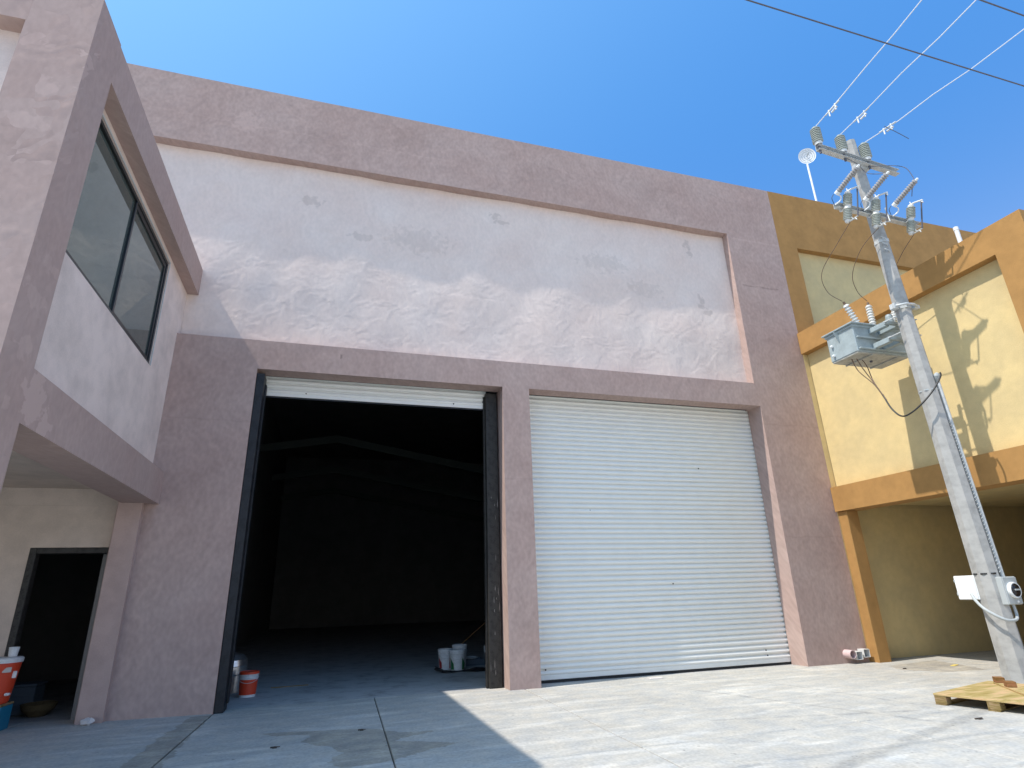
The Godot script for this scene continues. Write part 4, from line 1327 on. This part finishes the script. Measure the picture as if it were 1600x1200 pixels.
func build_small() -> void:
	bucket(Vector3(0.262, -0.003, -1.49), "red paint bucket with white band inside the open bay", 0.365, 0.142, M.white_plastic, M.red_plastic, M.red_plastic, "paint buckets")
	bucket(Vector3(3.80, -0.003, -3.35), "white bucket with red print, leftmost of the white cluster", 0.385, 0.15, M.white_plastic, null, M.white_plastic, "paint buckets", M.red_print)
	bucket(Vector3(3.98, -0.003, -3.0), "white bucket with green print at the front of the cluster", 0.385, 0.155, M.white_plastic, null, M.white_plastic, "paint buckets", M.green_print)
	bucket(Vector3(4.13, -0.003, -3.5), "white bucket standing behind the green-printed bucket", 0.44, 0.15, M.white_plastic, null, M.white_plastic, "paint buckets")
	bucket(Vector3(4.78, -0.003, -3.35), "white bucket half hidden behind the right guide post", 0.40, 0.155, M.white_plastic, M.slate_plastic, M.white_plastic, "paint buckets")
	var l := obj(numbered("bucket_lid"), lathem([Vector2(0, 0.0), Vector2(0.15, 0.0), Vector2(0.165, 0.01), Vector2(0.165, 0.028), Vector2(0.15, 0.032), Vector2(0.145, 0.022), Vector2(0, 0.022)], 26), M.white_plastic, self)
	l.position = Vector3(4.45, 0.12, -3.9)
	tag(l, "white bucket lid lying flat between the white buckets", "lid")
	var tray := thing("low_crate", "low dark tray under the white bucket lid", "tray", Vector3(4.45, -0.003, -3.9))
	obj("bottom", boxm(Vector3(-0.3, 0, -0.22), Vector3(0.3, 0.02, 0.22), 0.004), M.slate_plastic, tray)
	for s in [-1.0, 1.0]:
		obj("side", boxm(Vector3(-0.3, 0.021, s * 0.21 - 0.01), Vector3(0.3, 0.118, s * 0.21 + 0.01), 0.004), M.slate_plastic, tray)
		obj("end", boxm(Vector3(s * 0.29 - 0.01, 0.021, -0.199), Vector3(s * 0.29 + 0.01, 0.118, 0.199), 0.004), M.slate_plastic, tray)
	# crumpled black sheet: a draped grid with folds
	var st := st_new()
	var n := 18
	var g := []
	for j in n + 1:
		for i in n + 1:
			var u := float(i) / n
			var v := float(j) / n
			var x: float = lerp(3.5, 4.62, u) + 0.10 * (1.0 - v) * (1.0 - u) + 0.05 * sin(v * 9.0)
			var z: float = lerp(-2.78, -2.52, u) - 0.28 * v + 0.05 * sin(u * 11.0)
			var y: float = 0.006 + 0.09 * pow(max(0.0, sin(u * 8.0 + v * 2.0)), 2.0) * (1.0 - u * 0.6) * v + 0.02 * abs(nz_wall.get_noise_2d(u * 2.0, v * 2.0))
			g.append(Vector3(x, y, z))
	for j in n:
		for i in n:
			var k := j * (n + 1) + i
			tri(st, g[k], g[k + 1], g[k + n + 2], Vector3.UP)
			tri(st, g[k], g[k + n + 2], g[k + n + 1], Vector3.UP)
	tag(obj(numbered("plastic_sheet"), st, M.black_sheet, self), "crumpled black plastic sheet on floor before the white buckets", "sheet")
	tag(obj(numbered("wooden_stick"), tubem([Vector3(4.05, 0.02, -4.9), Vector3(5.3, 0.95, -5.0)], 0.014, 7), M.red_brown_wood, self), "thin brown stick slanting up behind the white buckets", "stick")
	tag(obj(numbered("wooden_lath"), boxm(Vector3(0.0, 0.0, -0.015), Vector3(0.62, 0.014, 0.015), 0.003, Transform3D(Basis(Vector3.UP, 0.1), Vector3(0.55, -0.003, -2.3))), M.pine, self), "pale thin lath on the floor behind the red bucket", "lath")
	# galvanised drum behind the left guide post
	var d := thing("metal_drum", "shiny galvanised drum partly hidden behind the left guide post", "drum", Vector3(-0.12, -0.003, -2.1))
	obj("body", lathem([Vector2(0, 0), Vector2(0.27, 0), Vector2(0.28, 0.02), Vector2(0.28, 0.27), Vector2(0.29, 0.28), Vector2(0.28, 0.29), Vector2(0.28, 0.40)], 30), M.bright_zinc, d)
	obj("shoulder", lathem([Vector2(0.281, 0.40), Vector2(0.285, 0.41), Vector2(0.27, 0.5), Vector2(0.2, 0.58), Vector2(0.08, 0.61), Vector2(0, 0.61)], 30), M.bright_zinc, d)
	# water cooler on its stand at the left edge
	var c := thing("drink_cooler", "red water cooler with white lid at the left edge", "cooler", Vector3(-2.47, 0.328, 0.15))
	obj("body", lathem([Vector2(0, 0), Vector2(0.15, 0.0), Vector2(0.16, 0.02), Vector2(0.205, 0.44), Vector2(0.2, 0.455), Vector2(0, 0.455)], 30), M.red_plastic, c)
	obj("lid", lathem([Vector2(0.2, 0.456), Vector2(0.215, 0.456), Vector2(0.218, 0.50), Vector2(0.2, 0.515), Vector2(0, 0.52)], 30), M.white_plastic, c)
	obj("spigot", boxm(Vector3(0.15, 0.09, 0.07), Vector3(0.20, 0.12, 0.12), 0.008), M.white_plastic, c)
	obj("handle", boxm(Vector3(0.17, 0.28, 0.06), Vector3(0.215, 0.36, 0.08), 0.006), M.white_plastic, c)
	obj("badge", boxm(Vector3(0.08, 0.35, 0.165), Vector3(0.17, 0.41, 0.178), 0.004, Transform3D(Basis(Vector3.UP, 0.5), Vector3(-0.06, 0.0, 0.055))), M.label_grey, c)
	var cup := obj(numbered("cup"), lathem([Vector2(0, 0), Vector2(0.045, 0), Vector2(0.056, 0.11), Vector2(0.052, 0.11), Vector2(0.042, 0.008), Vector2(0, 0.008)], 18), M.white_plastic, self)
	cup.position = Vector3(-2.37, 0.849, 0.15)
	tag(cup, "white plastic cup standing on the red cooler's lid", "cup")
	var sd := thing("cooler_stand", "low wooden stand with blue side under the red cooler", "stand", Vector3(-2.47, 0.028, 0.15))
	obj("top", boxm(Vector3(-0.2, 0.274, -0.16), Vector3(0.17, 0.2995, 0.17), 0.004), M.pine, sd)
	for x in [-0.18, 0.10]:
		for z in [-0.13, 0.12]:
			obj("leg", boxm(Vector3(x, 0.0, z), Vector3(x + 0.04, 0.273, z + 0.04), 0.004), M.pine, sd)
	obj("panel", boxm(Vector3(0.145, 0.0, -0.16), Vector3(0.165, 0.27, 0.15), 0.004), M.blue_plastic, sd)
	var gb := thing("plastic_crate", "dark slate plastic crate standing inside the small doorway", "crate", Vector3(-2.70, 0.012, -1.3))
	obj("body", boxm(Vector3(-0.2, 0.0, -0.18), Vector3(0.2, 0.36, 0.18), 0.015), M.slate_plastic, gb)
	obj("rim", boxm(Vector3(-0.215, 0.361, -0.195), Vector3(0.215, 0.395, 0.195), 0.008), M.slate_plastic, gb)
	for y in [0.12, 0.24]:
		obj("rib", boxm(Vector3(-0.206, y, -0.186), Vector3(0.206, y + 0.015, 0.186), 0.004), M.slate_plastic, gb)
	tag(obj(numbered("straw_bowl"), lathem([Vector2(0, 0.0), Vector2(0.1, 0.0), Vector2(0.19, 0.09), Vector2(0.215, 0.16), Vector2(0.2, 0.165), Vector2(0.17, 0.09), Vector2(0.09, 0.02), Vector2(0, 0.02)], 26, Transform3D(Basis.IDENTITY, Vector3(-2.35, 0.012, -0.95))), M.straw, self), "straw-coloured bowl on the floor in the small doorway", "bowl")
	# crumpled paper at the pillar's foot
	st = st_new()
	var rings := []
	for j in 7:
		var ring := []
		for i in 10:
			var th := PI * j / 6.0
			var ph := TAU * i / 10.0
			var r := 0.05 + 0.022 * nz_fine.get_noise_2d(cos(ph) * 0.3 + j, sin(ph) * 0.3)
			ring.append(Vector3(sin(th) * cos(ph) * 1.5, cos(th) * 0.8, sin(th) * sin(ph)) * r + Vector3(-1.40, 0.06, 0.20))
		rings.append(ring)
	for j in 6:
		for i in 10:
			var k := (i + 1) % 10
			var ctr := Vector3(-1.40, 0.06, 0.20)
			tri(st, rings[j][i], rings[j][k], rings[j + 1][k], rings[j][i] - ctr)
			tri(st, rings[j][i], rings[j + 1][k], rings[j + 1][i], rings[j + 1][i] - ctr)
	tag(obj(numbered("crumpled_paper"), st, M.paper, self), "crumpled scrap of paper at the foot of the back pillar", "litter")
	# pallet with plywood, and a plank with two blocks on it
	var yaw := 0.255
	var T := Transform3D(Basis(Vector3.UP, yaw), Vector3(8.47, 0.0, 3.57))
	var p := thing("wooden_pallet", "low plywood-topped wooden pallet lying before the utility pole", "pallet")
	obj("deck", boxm(Vector3(0, 0.100, 0), Vector3(1.5, 0.122, 1.22), 0.003, T), M.plywood, p)
	for z in [0.0, 0.54, 1.08]:
		for x in [0.0, 0.68, 1.36]:
			obj("block", boxm(Vector3(x + 0.003, 0.014, z + 0.003), Vector3(x + 0.13, 0.0995, z + 0.13), 0.005, T), M.pine, p)
		obj("runner", boxm(Vector3(0.004, 0.0, z), Vector3(1.495, 0.0135, z + 0.12), 0.003, T), M.pine, p)
	var T2 := Transform3D(Basis(Vector3.UP, -2.245), Vector3(9.80, 0.123, 3.41))
	var k2 := thing("plank_with_blocks", "reddish plank with two nailed blocks lying on the pallet", "plank")
	obj("plank", boxm(Vector3(0, 0, -0.05), Vector3(1.1, 0.02, 0.05), 0.003, T2), M.plywood, k2)
	for x in [0.02, 0.40]:
		obj("block", boxm(Vector3(x, 0.021, -0.05), Vector3(x + 0.12, 0.085, 0.05), 0.004, T2), M.red_brown_wood, k2)
	# scraps
	tag(obj(numbered("yellow_scrap"), boxm(Vector3(0, 0, 0), Vector3(0.22, 0.008, 0.07), 0.002, Transform3D(Basis(Vector3.UP, 0.4), Vector3(11.86, 0.0, 1.15))), M.yellow_chip, self), "yellow scrap lying on the ground before the ochre carport", "litter")
	tag(obj(numbered("cardboard_scrap"), boxm(Vector3(0, 0, 0), Vector3(0.24, 0.012, 0.12), 0.002, Transform3D(Basis(Vector3.UP, -0.1), Vector3(6.62, 0.0, -0.10))), M.paper, self), "pale cardboard scrap lying below the closed roller shutter", "litter")
	var twigs := [[0.91, 2.42, 0.09, "dark dry leaf lying alone in the shade before open bay"], [8.05, 4.35, 0.12, "dark twig on sunlit concrete near the pallet"], [1.80, 1.95, 0.08, "small dark twig lying on the damp stain"], [10.9, 1.05, 0.08, "dark chip on the ground near the stub pipes"]]
	for w in twigs:
		var y := 0.003
		var s2 := st_new()
		tube(s2, [Vector3(w[0], y + 0.005, w[1]), Vector3(w[0] + w[2] * 0.5, y + 0.012, w[1] + 0.02), Vector3(w[0] + w[2], y + 0.004, w[1] - 0.01)], 0.008, 5, 0.004)
		box(s2, Vector3(w[0] + w[2] * 0.2, y - 0.002, w[1] - 0.012), Vector3(w[0] + w[2] * 0.7, y + 0.006, w[1] + 0.03), 0.002)
		tag(obj(numbered("dry_leaf"), s2, M.debris, self), w[3], "litter", "scraps on the concrete")
